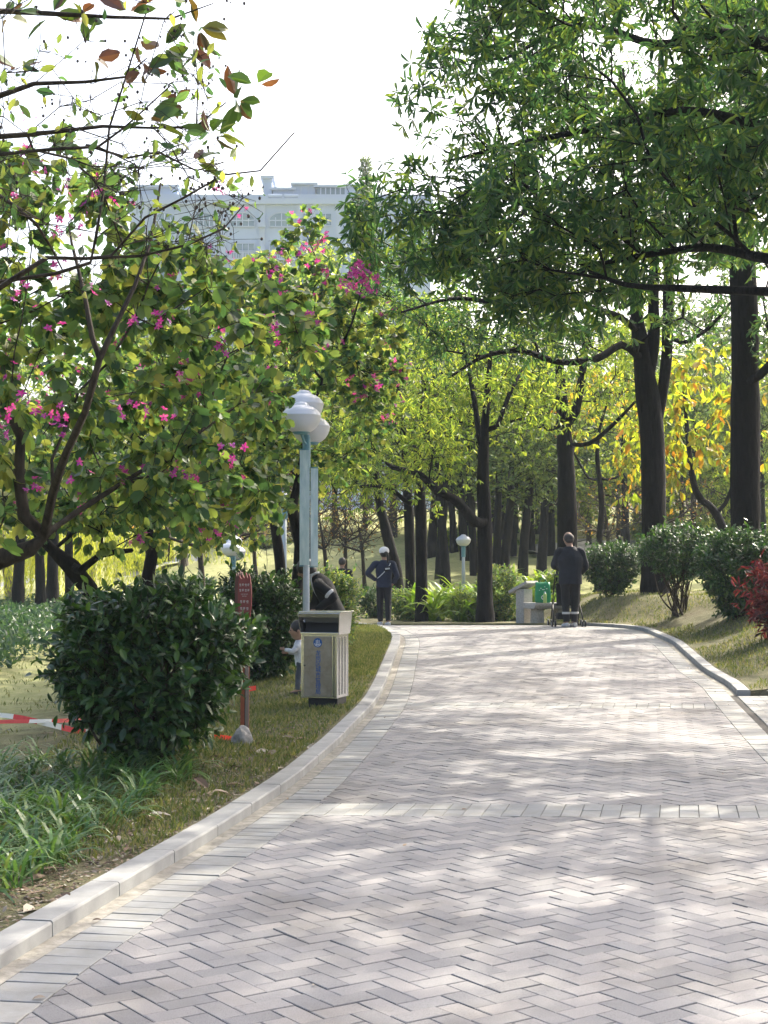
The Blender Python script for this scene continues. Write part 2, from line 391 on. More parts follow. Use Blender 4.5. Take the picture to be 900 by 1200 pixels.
# ================================================================== GROUND
ya = np.unique(np.round(np.concatenate([np.arange(-4, 5, .5), np.arange(5, 45, .22), np.arange(45, 110, 1.2), np.arange(110, 420, 10)]), 3))
ul = np.concatenate([[0], np.cumsum(np.geomspace(.06, 12, 46))]); ur = ul.copy()
rows = []
for y in ya:
    yc = np.clip(y, -2, 42); a = xl(yc) - KW + .012; b = xr(yc) + (KW - .012 if y > KEND else 3.6)
    left = a - ul[::-1]; right = b + ur
    x = np.concatenate([left, [a + .02], np.linspace(a + .02, b - .02, 6)[1:-1], [b - .02], right])
    z = g(x, np.full_like(x, y)) + np.where((y < 43), KH * .75, 0) * 1.0
    nl = len(left); z[nl:nl + 6] = P(y) - (.12 if y < 43 else 0)
    fade = 1 - sst((y - 40) / 3)
    z = np.where(np.arange(len(x)) < nl, g(x, y) + KH * .75 * fade, z); z[nl + 6:] = g(x[nl + 6:], y) + KH * .75 * fade
    rows.append(np.stack([x, np.full_like(x, y), z], 1))
md = MD(); md.grid(np.array(rows))
m, nt, bs = newmat('ground')
n1 = noise(nt, .8, 6, .6); n2 = noise(nt, 6, 6, .7); n3 = noise(nt, 60, 3, .7)
c1 = ramp(nt, [(.35, G(.07, .08, .035)), (.5, G(.12, .12, .06)), (.62, G(.18, .165, .10)), (.8, G(.10, .08, .055))], n1.outputs['Fac'])
c2 = ramp(nt, [(.3, G(.05, .042, .028)), (.5, G(.12, .11, .065)), (.7, G(.20, .185, .12))], n2.outputs['Fac'])
mx = nt.nodes.new('ShaderNodeMix'); mx.data_type = 'RGBA'; mx.inputs[0].default_value = .5
nt.links.new(c1.outputs[0], mx.inputs[6]); nt.links.new(c2.outputs[0], mx.inputs[7])
mx2 = nt.nodes.new('ShaderNodeMix'); mx2.data_type = 'RGBA'; mx2.blend_type = 'OVERLAY'; mx2.inputs[0].default_value = .45
c3 = ramp(nt, [(.3, G(.25, .25, .25)), (.7, G(.75, .75, .75))], n3.outputs['Fac'])
nt.links.new(mx.outputs[2], mx2.inputs[6]); nt.links.new(c3.outputs[0], mx2.inputs[7])
sx = nt.nodes.new('ShaderNodeSeparateXYZ'); tcg = nt.nodes.new('ShaderNodeTexCoord'); nt.links.new(tcg.outputs['Object'], sx.inputs[0])
ma = nt.nodes.new('ShaderNodeMath'); ma.operation = 'MULTIPLY_ADD'; ma.inputs[1].default_value = -.8; ma.inputs[2].default_value = -2.3; nt.links.new(sx.outputs[0], ma.inputs[0])
mb_ = nt.nodes.new('ShaderNodeMath'); mb_.operation = 'MULTIPLY_ADD'; mb_.inputs[1].default_value = .12; mb_.inputs[2].default_value = -4.6; nt.links.new(sx.outputs[1], mb_.inputs[0])
mc = nt.nodes.new('ShaderNodeMath'); mc.operation = 'MAXIMUM'; nt.links.new(ma.outputs[0], mc.inputs[0]); nt.links.new(mb_.outputs[0], mc.inputs[1])
md_ = nt.nodes.new('ShaderNodeMath'); md_.operation = 'ADD'; md_.use_clamp = True; nt.links.new(mc.outputs[0], md_.inputs[0])
n6 = noise(nt, 1.6, 5, .7); mo_ = nt.nodes.new('ShaderNodeMath'); mo_.operation = 'MULTIPLY_ADD'; mo_.inputs[1].default_value = 1.6; mo_.inputs[2].default_value = -.8; nt.links.new(n6.outputs['Fac'], mo_.inputs[0]); nt.links.new(mo_.outputs[0], md_.inputs[1])
cl_ = ramp(nt, [(.3, G(.20, .22, .08)), (.5, G(.27, .275, .12)), (.7, G(.34, .33, .17))], n2.outputs['Fac'])
mx3 = nt.nodes.new('ShaderNodeMix'); mx3.data_type = 'RGBA'; nt.links.new(md_.outputs[0], mx3.inputs[0]); nt.links.new(mx2.outputs[2], mx3.inputs[6]); nt.links.new(cl_.outputs[0], mx3.inputs[7])
nt.links.new(mx3.outputs[2], bs.inputs['Base Color']); bs.inputs['Roughness'].default_value = .95; bs.inputs['Specular IOR Level'].default_value = .15
bump(nt, bs, n3.outputs['Fac'], .6, .03)
tag(md.build('ground', m, smooth=True), kind='structure')

# ================================================================== PATH
BL, BW = .186, .093
ROT = R(-10); cr, sr = math.cos(ROT), math.sin(ROT)
def rot2(p, a): c, s = math.cos(a), math.sin(a); return (p[0] * c - p[1] * s, p[0] * s + p[1] * c)
def clip(poly, nx, ny, c):    # keep nx*x+ny*y<=c
    out = []
    for i in range(len(poly)):
        a = poly[i]; b = poly[(i + 1) % len(poly)]; da = nx * a[0] + ny * a[1] - c; db = nx * b[0] + ny * b[1] - c
        if da <= 0: out.append(a)
        if da * db < 0:
            t = da / (da - db); out.append((a[0] + (b[0] - a[0]) * t, a[1] + (b[1] - a[1]) * t))
    return out
def area(p): return .5 * sum(p[i][0] * p[(i + 1) % len(p)][1] - p[(i + 1) % len(p)][0] * p[i][1] for i in range(len(p)))
def inset(poly, d):
    res = list(poly); n = len(poly)
    for i in range(n):
        a = poly[i]; b = poly[(i + 1) % n]; ex, ey = b[0] - a[0], b[1] - a[1]; l = math.hypot(ex, ey)
        if l < 1e-6: continue
        nx, ny = ey / l, -ex / l
        res = clip(res, nx, ny, nx * a[0] + ny * a[1] - d)
        if len(res) < 3: return []
    return res
def stone(md, poly, z0=0., gap=.0019, bev=.0026, th=.02, top=0, tilt=True):
    # remove near-duplicate points
    q = [p for i, p in enumerate(poly) if math.hypot(p[0] - poly[i - 1][0], p[1] - poly[i - 1][1]) > .002]
    if len(q) < 3: return
    if area(q) < 0: q = q[::-1]
    if area(q) < .0008: return
    o = inset(q, gap); 
    if len(o) < 3: return
    cx = sum(p[0] for p in o) / len(o); cy = sum(p[1] for p in o) / len(o)
    dz = rng.normal(0, .0011) if tilt else 0; tx, ty = rng.normal(0, .006, 2) if tilt else (0, 0)
    n = len(o); f = max(.0, 1 - bev / (.5 * math.sqrt(abs(area(o)))))
    zf = lambda x, y: float(np.interp(y, PY, PV)) + z0 + dz + tx * (x - cx) + ty * (y - cy)
    V = [(x, y, zf(x, y) - th) for x, y in o] + [(x, y, zf(x, y) - bev * .8) for x, y in o] + [(cx + (x - cx) * f, cy + (y - cy) * f, zf(x, y)) for x, y in o]
    Fc = [tuple(range(2 * n, 3 * n))] + [(i, (i + 1) % n, n + (i + 1) % n, n + i) for i in range(n)] + [(n + i, n + (i + 1) % n, 2 * n + (i + 1) % n, 2 * n + i) for i in range(n)]
    md.add(V, Fc)
OFF = .31
bands = [2.55, 8.7, 15.0, 21.5, 27.7, 34]
BA = R(-2.2); bnx, bny = -math.sin(BA), math.cos(BA)
mp = MD(); hb = {}
# herringbone: bricks on a BW lattice
NB = 460
for i in range(-NB, NB):
    for j in range(-NB, NB):
        k = (i - j) % 4
        # cell (i,j): horizontal brick starts when k==0 (covers i,i+1), vertical when k==2 (covers j,j+1) going up
        if k == 0: rect = [(i, j), (i + 2, j), (i + 2, j + 1), (i, j + 1)]
        elif k == 3: rect = [(i, j - 0), (i + 1, j - 0), (i + 1, j + 2), (i, j + 2)]
        else: continue
        ccx = (i + 1) * BW; ccy = (j + 1) * BW
        wx, wy = rot2((ccx, ccy), R(45) + ROT)
        wy += 18
        if wy < 2.0 or wy > 37 or wx < xl(wy) - .4 or wx > xr(wy) + .4: continue
        poly = []
        for (a, b) in rect:
            x, y = rot2((a * BW, b * BW), R(45) + ROT); poly.append((x, y + 18))
        cxx = sum(p[0] for p in poly) / 4; cyy = sum(p[1] for p in poly) / 4
        v = bnx * cxx + bny * cyy
        seg_i = sum(1 for b in bands if v > b + .23)
        lo = bands[seg_i - 1] + .46 if seg_i > 0 else -9; hi = bands[seg_i] if seg_i < len(bands) else 99
        poly = clip(poly, -bnx, -bny, -lo); 
        if len(poly) >= 3: poly = clip(poly, bnx, bny, hi)
        if len(poly) < 3: continue
        for fn, sgn in ((xl, -1), (xr, 1)):
            sl = (fn(cyy + .1) - fn(cyy - .1)) / .2; l = math.hypot(1, sl)
            nx, ny = sgn * 1 / l, -sgn * sl / l
            c = nx * fn(cyy) + ny * cyy - OFF
            poly = clip(poly, nx, ny, c)
            if len(poly) < 3: break
        if len(poly) < 3: continue
        stone(mp, poly)
m, nt, bs = newmat('pavers')
gi = nt.nodes.new('ShaderNodeNewGeometry')
c1 = ramp(nt, [(0, G(.205, .202, .205)), (.35, G(.25, .244, .242)), (.6, G(.272, .263, .258)), (.85, G(.30, .285, .275)), (1, G(.232, .23, .235))], gi.outputs['Random Per Island'])
n2 = noise(nt, 260, 2, .8); c2 = ramp(nt, [(.36, G(.4, .4, .4)), (.5, G(1, 1, 1)), (.72, G(1.0, 1.0, 1.0))], n2.outputs['Fac'])
n4 = noise(nt, .9, 5, .65); c4 = ramp(nt, [(.3, G(.62, .59, .54)), (.5, G(.92, .91, .9)), (.68, G(1.06, 1.05, 1.04))], n4.outputs['Fac'])
a1 = nt.nodes.new('ShaderNodeMix'); a1.data_type = 'RGBA'; a1.blend_type = 'MULTIPLY'; a1.inputs[0].default_value = .6
a2 = nt.nodes.new('ShaderNodeMix'); a2.data_type = 'RGBA'; a2.blend_type = 'MULTIPLY'; a2.inputs[0].default_value = .8
nt.links.new(c1.outputs[0], a1.inputs[6]); nt.links.new(c2.outputs[0], a1.inputs[7]); nt.links.new(a1.outputs[2], a2.inputs[6]); nt.links.new(c4.outputs[0], a2.inputs[7])
nt.links.new(a2.outputs[2], bs.inputs['Base Color']); bs.inputs['Roughness'].default_value = .8; bs.inputs['Specular IOR Level'].default_value = .35
bump(nt, bs, n2.outputs['Fac'], .25, .003)
tag(mp.build('path', m), kind='structure')

# border pavers, cross bands
mb = MD()
def edge_pts(fn, sgn, off):   # offset curve inward by off
    ys = np.arange(1.5, 40, .02); xs = fn(ys); sl = np.gradient(xs, ys); l = np.hypot(1, sl)
    return np.stack([xs - sgn * off / l, ys + sgn * off * sl / l], 1)
for fn, sgn in ((xl, -1), (xr, 1)):
    a = edge_pts(fn, sgn, .08); b = edge_pts(fn, sgn, OFF)
    s = np.concatenate([[0], np.cumsum(np.linalg.norm(np.diff((a + b) / 2, axis=0), axis=1))])
    t = 0
    while t < s[-1] - .2:
        q = [np.array([np.interp(tt, s, c[:, 0]), np.interp(tt, s, c[:, 1])]) for c, tt in ((a, t), (b, t), (b, t + .115), (a, t + .115))]
        stone(mb, [tuple(p) for p in q], gap=.0028)
        t += .115
for b0 in bands:
    for row in (0, 1):
        for k in range(-60, 90):
            x0 = k * .115; quad = []
            for (u, v) in ((x0, b0 + row * .23), (x0 + .115, b0 + row * .23), (x0 + .115, b0 + row * .23 + .23), (x0, b0 + row * .23 + .23)):
                # band axis (tangent) = (bny,-bnx)
                u2 = u + (v - b0) * .16; quad.append((u2 * bny + v * bnx, -u2 * bnx + v * bny))
            cx = sum(p[0] for p in quad) / 4; cy = sum(p[1] for p in quad) / 4
            if cx < xl(cy) - .1 or cx > xr(cy) + .1: continue
            for fn, sgn in ((xl, -1), (xr, 1)):
                sl = (fn(cy + .1) - fn(cy - .1)) / .2; l = math.hypot(1, sl); nx, ny = sgn / l, -sgn * sl / l
                quad = clip(quad, nx, ny, nx * fn(cy) + ny * cy - OFF)
                if len(quad) < 3: break
            if len(quad) >= 3: stone(mb, quad)
# side path slabs at the right, in front of the kerb's end
for i in range(0, 30):
    for j in range(0, 130):
        y0 = 1.5 + j * .115; x0 = i * .23 + (.115 if j % 2 else 0)
        xa = xr(y0) + .005
        if y0 + .115 > KEND - .05: continue
        if j % 2 and i == 0: stone(mb, [(xa, y0), (xa + .115, y0), (xa + .115, y0 + .115), (xa, y0 + .115)])
        stone(mb, [(xa + x0, y0), (xa + x0 + .23, y0), (xa + x0 + .23, y0 + .115), (xa + x0, y0 + .115)] if x0 < 3.4 else [(0, 0)] * 3)
m2, nt, bs = newmat('border_pavers')
gi = nt.nodes.new('ShaderNodeNewGeometry')
c1 = ramp(nt, [(0, G(.215, .22, .22)), (.5, G(.255, .258, .25)), (1, G(.30, .295, .275))], gi.outputs['Random Per Island'])
n2 = noise(nt, 5, 6, .7); c2 = ramp(nt, [(.3, G(.75, .72, .66)), (.6, G(1, 1, 1))], n2.outputs['Fac'])
a1 = nt.nodes.new('ShaderNodeMix'); a1.data_type = 'RGBA'; a1.blend_type = 'MULTIPLY'; a1.inputs[0].default_value = .9
nt.links.new(c1.outputs[0], a1.inputs[6]); nt.links.new(c2.outputs[0], a1.inputs[7]); nt.links.new(a1.outputs[2], bs.inputs['Base Color'])
n3 = noise(nt, 200, 2, .7); bump(nt, bs, n3.outputs['Fac'], .25, .003); bs.inputs['Roughness'].default_value = .85
tag(mb.build('path_border', m2), kind='structure')
# bedding under the joints and the mortar strip beside the kerbs
md = MD(); rr = []
for y in np.arange(1.5, 42, .2):
    a = xl(y) + .0; b = xr(y) + (0 if y > KEND else 3.5)
    xs = np.linspace(a, b, 5); rr.append(np.stack([xs, np.full(5, y), np.full(5, P(y) - .0085)], 1))
md.grid(np.array(rr)); tag(md.build('path_bedding', mat_noise('bedding', G(.015, .014, .013), G(.05, .045, .038), 30, .95, .4, .01)), kind='structure')
mm = MD()
for fn, sgn, y0 in ((xl, -1, 1.5), (xr, 1, KEND)):
    a = edge_pts(fn, sgn, 0.0); b = edge_pts(fn, sgn, .079)
    k = (a[:, 1] > y0); a = a[k][::4]; b = b[k][::4]
    A = np.stack([a[:, 0], a[:, 1], P(a[:, 1]) - .002], 1); B = np.stack([b[:, 0], b[:, 1], P(b[:, 1]) - .004], 1)
    mm.grid(np.stack([B, A], 1) if sgn > 0 else np.stack([A, B], 1))
tag(mm.build('gutter', mat_noise('mortar', G(.15, .14, .115), G(.32, .30, .26), 14, .95, .8, .01)), kind='structure')
# kerbs
mk = mat_noise('kerb_stone', G(.20, .20, .195), G(.31, .31, .295), 5, .85, .25, .006, detail=9)
def kerb(fn, sgn, ystart, name, yend=99):
    md = MD(); a = edge_pts(fn, sgn, 0.0); b = edge_pts(fn, sgn, -KW); k = (a[:, 1] >= ystart) & (a[:, 1] < yend); a = a[k]; b = b[k]
    s = np.concatenate([[0], np.cumsum(np.linalg.norm(np.diff((a + b) / 2, axis=0), axis=1))]); t = 0
    ip = lambda c, tt: np.array([np.interp(tt, s, c[:, 0]), np.interp(tt, s, c[:, 1])])
    while t < s[-1] - .8:
        L = .74 * rng.uniform(.97, 1.03); h = KH + rng.normal(0, .002); ns = 6; sec = []
        for q in range(ns + 1):
            tt = t + .004 + (L - .008) * q / ns; pa = ip(a, tt); pb = ip(b, tt); z = P(pa[1]); cc = .009
            d = (pb - pa) / KW; jit = 0
            pr = [(0, -.1), (0, h - cc), (cc * .4, h - cc * .35), (cc, h), (KW - cc, h), (KW, h - cc), (KW, -.1)]
            sec.append([[*(pa + d * u), z + v] for u, v in pr])
        sec = np.array(sec); b0 = md.n; md.grid(sec)
        n = sec.shape[1]; md.L += [np.arange(n) + b0, (np.arange(n) + b0 + ns * n)[::-1]]; md.T += [np.array([n])] * 2; md.mi += [np.array([0])] * 2
        t += L
    tag(md.build(name, mk), kind='structure')
kerb(xl, -1, 1.5, 'kerb_left'); kerb(xr, 1, KEND, 'kerb_right', 29.4)

# distant roads
def strip_road(name, x0, x1, y0f, y1f, mat):
    xs = np.linspace(x0, x1, 60); rows = []
    for t in np.linspace(0, 1, 8):
        ys = y0f(xs) * (1 - t) + y1f(xs) * t; rows.append(np.stack([xs, ys, g(xs, ys) + .06], 1))
    md = MD(); md.grid(np.array(rows)[:, ::1]); tag(md.build(name, mat, smooth=True), kind='structure')
mroad = mat_noise('far_road', G(.26, .255, .25), G(.34, .33, .32), 2, .9, .05, .01)
strip_road('road', -50, -8, lambda x: 54 + (x + 50) * .12, lambda x: 64 + (x + 50) * .12, mroad)
strip_road('lane', 6, 60, lambda x: 60 + (x) * .04, lambda x: 68 + x * .04, mroad)

# ================================================================== TREES
def gp(px, Y, dz=-.08): p = onground(px, Y); p[2] += dz; return p
A = at
cat_ = np.concatenate
# --- big trees on the right
near = [A(1190, 900, 13), A(1180, 600, 13), A(1150, 300, 13), A(1100, 0, 13.5), A(1050, -300, 14)]; near[0][2] = gz(near[0][0], 13) - .1
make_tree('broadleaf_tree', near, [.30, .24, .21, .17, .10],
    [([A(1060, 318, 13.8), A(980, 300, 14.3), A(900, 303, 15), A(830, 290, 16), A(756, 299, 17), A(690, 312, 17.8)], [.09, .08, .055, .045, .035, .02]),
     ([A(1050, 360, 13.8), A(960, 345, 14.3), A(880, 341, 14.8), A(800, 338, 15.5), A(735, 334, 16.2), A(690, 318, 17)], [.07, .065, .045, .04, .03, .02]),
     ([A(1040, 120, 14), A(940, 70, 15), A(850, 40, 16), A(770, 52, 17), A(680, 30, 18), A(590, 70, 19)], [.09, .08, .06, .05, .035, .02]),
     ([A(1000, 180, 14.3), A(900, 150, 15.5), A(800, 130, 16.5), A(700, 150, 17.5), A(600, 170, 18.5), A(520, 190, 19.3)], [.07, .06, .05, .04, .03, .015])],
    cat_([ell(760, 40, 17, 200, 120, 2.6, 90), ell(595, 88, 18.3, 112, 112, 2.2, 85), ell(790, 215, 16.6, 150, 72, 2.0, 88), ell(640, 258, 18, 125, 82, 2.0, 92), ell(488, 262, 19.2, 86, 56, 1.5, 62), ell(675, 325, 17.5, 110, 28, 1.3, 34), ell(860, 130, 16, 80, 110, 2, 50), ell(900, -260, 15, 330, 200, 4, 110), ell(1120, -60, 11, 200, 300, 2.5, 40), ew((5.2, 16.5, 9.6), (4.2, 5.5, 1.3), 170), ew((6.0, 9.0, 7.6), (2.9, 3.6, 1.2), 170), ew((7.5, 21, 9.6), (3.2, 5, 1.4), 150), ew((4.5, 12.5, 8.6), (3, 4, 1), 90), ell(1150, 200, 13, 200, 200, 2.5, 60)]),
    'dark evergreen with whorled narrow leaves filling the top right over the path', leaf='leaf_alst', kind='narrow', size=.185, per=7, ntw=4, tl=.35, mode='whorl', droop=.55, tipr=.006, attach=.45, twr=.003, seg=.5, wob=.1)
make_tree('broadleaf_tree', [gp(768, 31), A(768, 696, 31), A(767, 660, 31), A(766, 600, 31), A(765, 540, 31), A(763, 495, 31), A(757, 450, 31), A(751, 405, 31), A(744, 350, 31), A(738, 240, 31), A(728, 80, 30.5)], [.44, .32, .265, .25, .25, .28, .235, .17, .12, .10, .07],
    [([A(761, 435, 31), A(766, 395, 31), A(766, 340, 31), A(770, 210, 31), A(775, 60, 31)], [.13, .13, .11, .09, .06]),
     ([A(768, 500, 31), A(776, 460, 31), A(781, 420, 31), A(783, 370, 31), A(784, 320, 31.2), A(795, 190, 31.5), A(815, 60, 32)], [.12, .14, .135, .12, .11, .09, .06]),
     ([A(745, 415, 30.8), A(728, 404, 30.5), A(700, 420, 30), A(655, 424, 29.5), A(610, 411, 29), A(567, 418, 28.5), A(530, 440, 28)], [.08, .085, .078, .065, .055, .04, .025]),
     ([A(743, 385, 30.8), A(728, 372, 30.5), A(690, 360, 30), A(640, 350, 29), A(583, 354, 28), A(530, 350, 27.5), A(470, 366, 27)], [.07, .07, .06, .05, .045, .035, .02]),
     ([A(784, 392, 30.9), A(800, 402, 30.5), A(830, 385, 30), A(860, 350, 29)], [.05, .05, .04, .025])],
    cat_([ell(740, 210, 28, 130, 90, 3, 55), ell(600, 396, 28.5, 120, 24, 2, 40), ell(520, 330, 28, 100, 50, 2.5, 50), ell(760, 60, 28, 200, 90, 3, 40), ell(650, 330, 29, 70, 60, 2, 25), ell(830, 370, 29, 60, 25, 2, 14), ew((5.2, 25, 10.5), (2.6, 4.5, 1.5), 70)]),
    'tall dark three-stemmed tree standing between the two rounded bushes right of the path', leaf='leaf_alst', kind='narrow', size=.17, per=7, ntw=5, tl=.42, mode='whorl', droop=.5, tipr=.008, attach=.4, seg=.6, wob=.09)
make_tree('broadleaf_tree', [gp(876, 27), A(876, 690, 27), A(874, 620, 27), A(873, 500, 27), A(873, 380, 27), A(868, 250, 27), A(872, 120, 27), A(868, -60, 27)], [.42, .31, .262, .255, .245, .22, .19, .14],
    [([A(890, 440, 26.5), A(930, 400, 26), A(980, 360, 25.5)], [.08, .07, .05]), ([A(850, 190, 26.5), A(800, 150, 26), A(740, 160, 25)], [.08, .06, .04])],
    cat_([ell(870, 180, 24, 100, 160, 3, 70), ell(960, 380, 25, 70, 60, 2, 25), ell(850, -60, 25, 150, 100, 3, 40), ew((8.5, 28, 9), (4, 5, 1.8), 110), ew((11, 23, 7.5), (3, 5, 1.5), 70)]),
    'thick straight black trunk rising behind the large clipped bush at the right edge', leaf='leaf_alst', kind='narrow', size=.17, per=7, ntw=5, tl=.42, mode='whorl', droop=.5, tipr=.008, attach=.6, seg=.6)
# --- slimmer trees round the crest
def lt(name, trunk, tr, limbs, tg, label, leaf='leaf_lite', **k):
    a = dict(kind='narrow', size=.165, per=6, ntw=5, tl=.55, mode='whorl', droop=.8, tipr=.006, attach=.35, seg=.6, wob=.1, twr=.004); a.update(k)
    return make_tree(name, trunk, tr, limbs, tg, label, leaf=leaf, **a)
lt('park_tree', [gp(665, 38), A(665, 640, 38), A(664, 580, 38), A(662, 520, 38), A(656, 430, 38), A(654, 330, 38)], [.33, .26, .235, .20, .11, .05],
   [([A(640, 502, 37.5), A(612, 492, 37), A(575, 497, 36.5), A(535, 494, 36)], [.075, .06, .045, .03]), ([A(672, 490, 38), A(682, 440, 38), A(690, 360, 38)], [.12, .1, .06]), ([A(690, 520, 37.5), A(718, 498, 37), A(745, 470, 36.5)], [.06, .05, .03])],
   cat_([ell(640, 430, 37.5, 120, 60, 3, 85), ell(560, 460, 36, 70, 40, 2.5, 45), ell(700, 360, 38, 70, 60, 3, 35), ell(745, 460, 37, 30, 25, 2, 10)]), 'dark straight tree behind the man with the pushchair, its low limb reaching left')
lt('park_tree', [gp(568, 33), A(568, 690, 33), A(568, 610, 33), A(566, 555, 33), A(569, 490, 33), A(576, 400, 33)], [.22, .17, .155, .135, .09, .04],
   [([A(557, 612, 32.7), A(535, 587, 32.3), A(512, 575, 32), A(492, 556, 32), A(460, 548, 32)], [.12, .105, .09, .07, .05]), ([A(563, 520, 33), A(556, 470, 33.3), A(545, 410, 33.5)], [.07, .06, .04]), ([A(582, 500, 33), A(600, 455, 33.4), A(622, 420, 34)], [.06, .05, .03])],
   cat_([ell(560, 410, 33.5, 110, 70, 3, 75), ell(470, 510, 32, 75, 38, 2.5, 55), ell(610, 470, 33, 50, 50, 2, 22)]), 'black tree with a thick limb forking left, left of the stone plinth')
lt('park_tree', [gp(494, 35.5), A(494, 680, 35.5), A(493, 600, 35.5), A(490, 520, 35.5), A(500, 440, 35.5)], [.17, .14, .13, .09, .04], [([A(480, 590, 35.3), A(455, 572, 35), A(425, 570, 34.6), A(395, 580, 34.3)], [.06, .05, .04, .025])],
   cat_([ell(450, 470, 35.5, 90, 60, 3, 60), ell(420, 560, 34.8, 55, 22, 2, 22), ell(520, 560, 35.5, 50, 25, 2, 14)]), 'front trunk of a close slim pair right of the white-capped woman')
lt('park_tree', [gp(481, 38.5), A(481, 680, 38.5), A(479, 600, 38.5), A(474, 520, 38.5), A(462, 420, 38.5)], [.16, .13, .12, .09, .04], [], cat_([ell(440, 420, 38.5, 80, 80, 3, 70), ell(400, 500, 38, 50, 45, 2, 25)]), 'rear trunk of a close slim pair right of the white-capped woman')
lt('park_tree', [gp(468, 41), A(464, 670, 41), A(452, 620, 41), A(442, 570, 41), A(436, 480, 41)], [.2, .16, .14, .1, .04], [], cat_([ell(425, 520, 41, 60, 50, 3, 45), ell(410, 430, 41, 60, 60, 3, 40)]), 'leaning grey-black tree tilting left behind the woman in the white cap', leaf='leaf_far')
# yellowing large-leaved trees at the right
lt('yellowing_tree', [gp(835, 40), A(850, 640, 40), A(838, 600, 40), A(815, 575, 40), A(805, 500, 40), A(800, 430, 40)], [.14, .12, .11, .09, .06, .03], [([A(850, 590, 40), A(870, 540, 40), A(885, 500, 40)], [.06, .05, .03])],
   cat_([ell(810, 480, 40, 75, 75, 3, 70), ell(895, 480, 40, 60, 70, 2.5, 40), ell(770, 560, 40, 30, 25, 2, 8)]), 'yellow and orange large-leaved tree glowing between the two thick black trunks', leaf='leaf_yel', kind='oval', size=.30, per=5, ntw=3, tl=.5, mode='alt')
lt('yellowing_tree', [gp(700, 46), A(702, 640, 46), A(705, 590, 46), A(700, 520, 46), A(715, 460, 46)], [.12, .1, .09, .06, .03], [([A(690, 560, 46), A(672, 530, 46)], [.04, .03]), ([A(722, 560, 46), A(740, 535, 46)], [.04, .02])],
   cat_([ell(710, 480, 46, 60, 50, 3, 45), ell(735, 545, 46, 22, 20, 2, 8)]), 'thin brown tree with sparse yellow leaves left of the three-stemmed trunk', leaf='leaf_yel', size=.22, per=6, kind='oval', mode='alt')

# --- bauhinias on the left
FB = lambda pts, Y, sp=.25: np.array([A(x, y, Y + rng.normal(0, sp)) for x, y in pts])
fl1 = [(35, 470), (70, 495), (62, 482), (15, 478), (85, 545), (105, 350), (137, 245), (18, 345), (165, 480), (140, 475), (185, 488), (142, 372), (275, 525), (40, 190), (35, 145), (75, 218), (88, 258), (68, 265), (55, 375), (0, 505), (45, 570), (10, 430), (255, 225), (190, 372)]
t1 = [A(-330, 1000, 9.3), A(-290, 860, 9.3), A(-190, 760, 9.3), A(-90, 695, 9.3), A(0, 655, 9.3), A(35, 643, 9.3), A(52, 628, 9.3)]; t1[0][2] = gz(t1[0][0], 9.3) - .1
make_tree('bauhinia_tree', t1, [.15, .13, .11, .085, .065, .052, .042],
    [([A(62, 578, 8.9), A(78, 530, 8.5), A(100, 482, 8.2), A(117, 420, 8.0), A(135, 382, 8.0), A(158, 335, 8.1), A(176, 285, 8.2), A(188, 215, 8.4)], [.028, .024, .021, .018, .015, .012, .009, .006]),
     ([A(108, 395, 8.0), A(100, 350, 8.0), A(84, 285, 8.2)], [.016, .013, .008]),
     ([A(28, 605, 9.2), A(22, 560, 9.1), A(24, 512, 9.1), A(4, 470, 9), A(-20, 420, 9)], [.04, .035, .03, .024, .018]),
     ([A(90, 600, 9.6), A(150, 562, 10), A(215, 520, 10.4), A(285, 470, 11)], [.022, .018, .014, .01])],
    clear(cat_([ell(120, 450, 10, 170, 125, 1.4, 54), ell(80, 300, 9.5, 140, 70, 1.3, 30), ell(290, 400, 10.8, 90, 90, 1.5, 40), ell(230, 560, 10.6, 90, 40, 1.3, 30), ell(40, 200, 9.3, 80, 60, 1, 12), ell(190, 330, 9.8, 90, 60, 1.2, 10), ell(-60, 500, 8.8, 80, 160, 1.2, 30), ell(-120, 200, 9.3, 120, 200, 1.5, 20)])),
    'near bauhinia tree with butterfly leaves and pink blossom leaning in from the left edge', 'tree', bark='bark2', leaf='leaf_bau', kind='butter', size=.09, per=6, ntw=5, tl=.22, droop=.6, tipr=.0035, attach=.7, twr=.0018, seg=.22, blossom=60, bl_pts=FB(fl1, 8.2), bl_size=.03)
fl2 = [(145, 272), (150, 282), (288, 245), (262, 382), (270, 300), (295, 303), (320, 298), (330, 318), (357, 290), (318, 322), (310, 436), (322, 432)]
make_tree('bauhinia_tree', [gp(120, 14), A(112, 720, 14), A(104, 690, 14), A(84, 665, 14), A(62, 645, 14), A(45, 628, 14), A(35, 600, 14)], [.12, .095, .085, .08, .055, .045, .035], [([A(95, 668, 13.8), A(118, 650, 13.7), A(155, 645, 13.5)], [.045, .035, .02])],
    cat_([ell(70, 570, 14, 110, 50, 1.6, 50), ell(170, 600, 14, 80, 32, 1.4, 26), ell(60, 450, 15, 120, 90, 1.5, 40)]), 'bauhinia with a crooked black trunk bending left behind the big dark shrub', 'tree', bark='bark', leaf='leaf_bau', kind='butter', size=.085, per=7, ntw=5, tl=.26, droop=.6, tipr=.004, attach=.75, twr=.002, seg=.3, blossom=14, bl_size=.028)
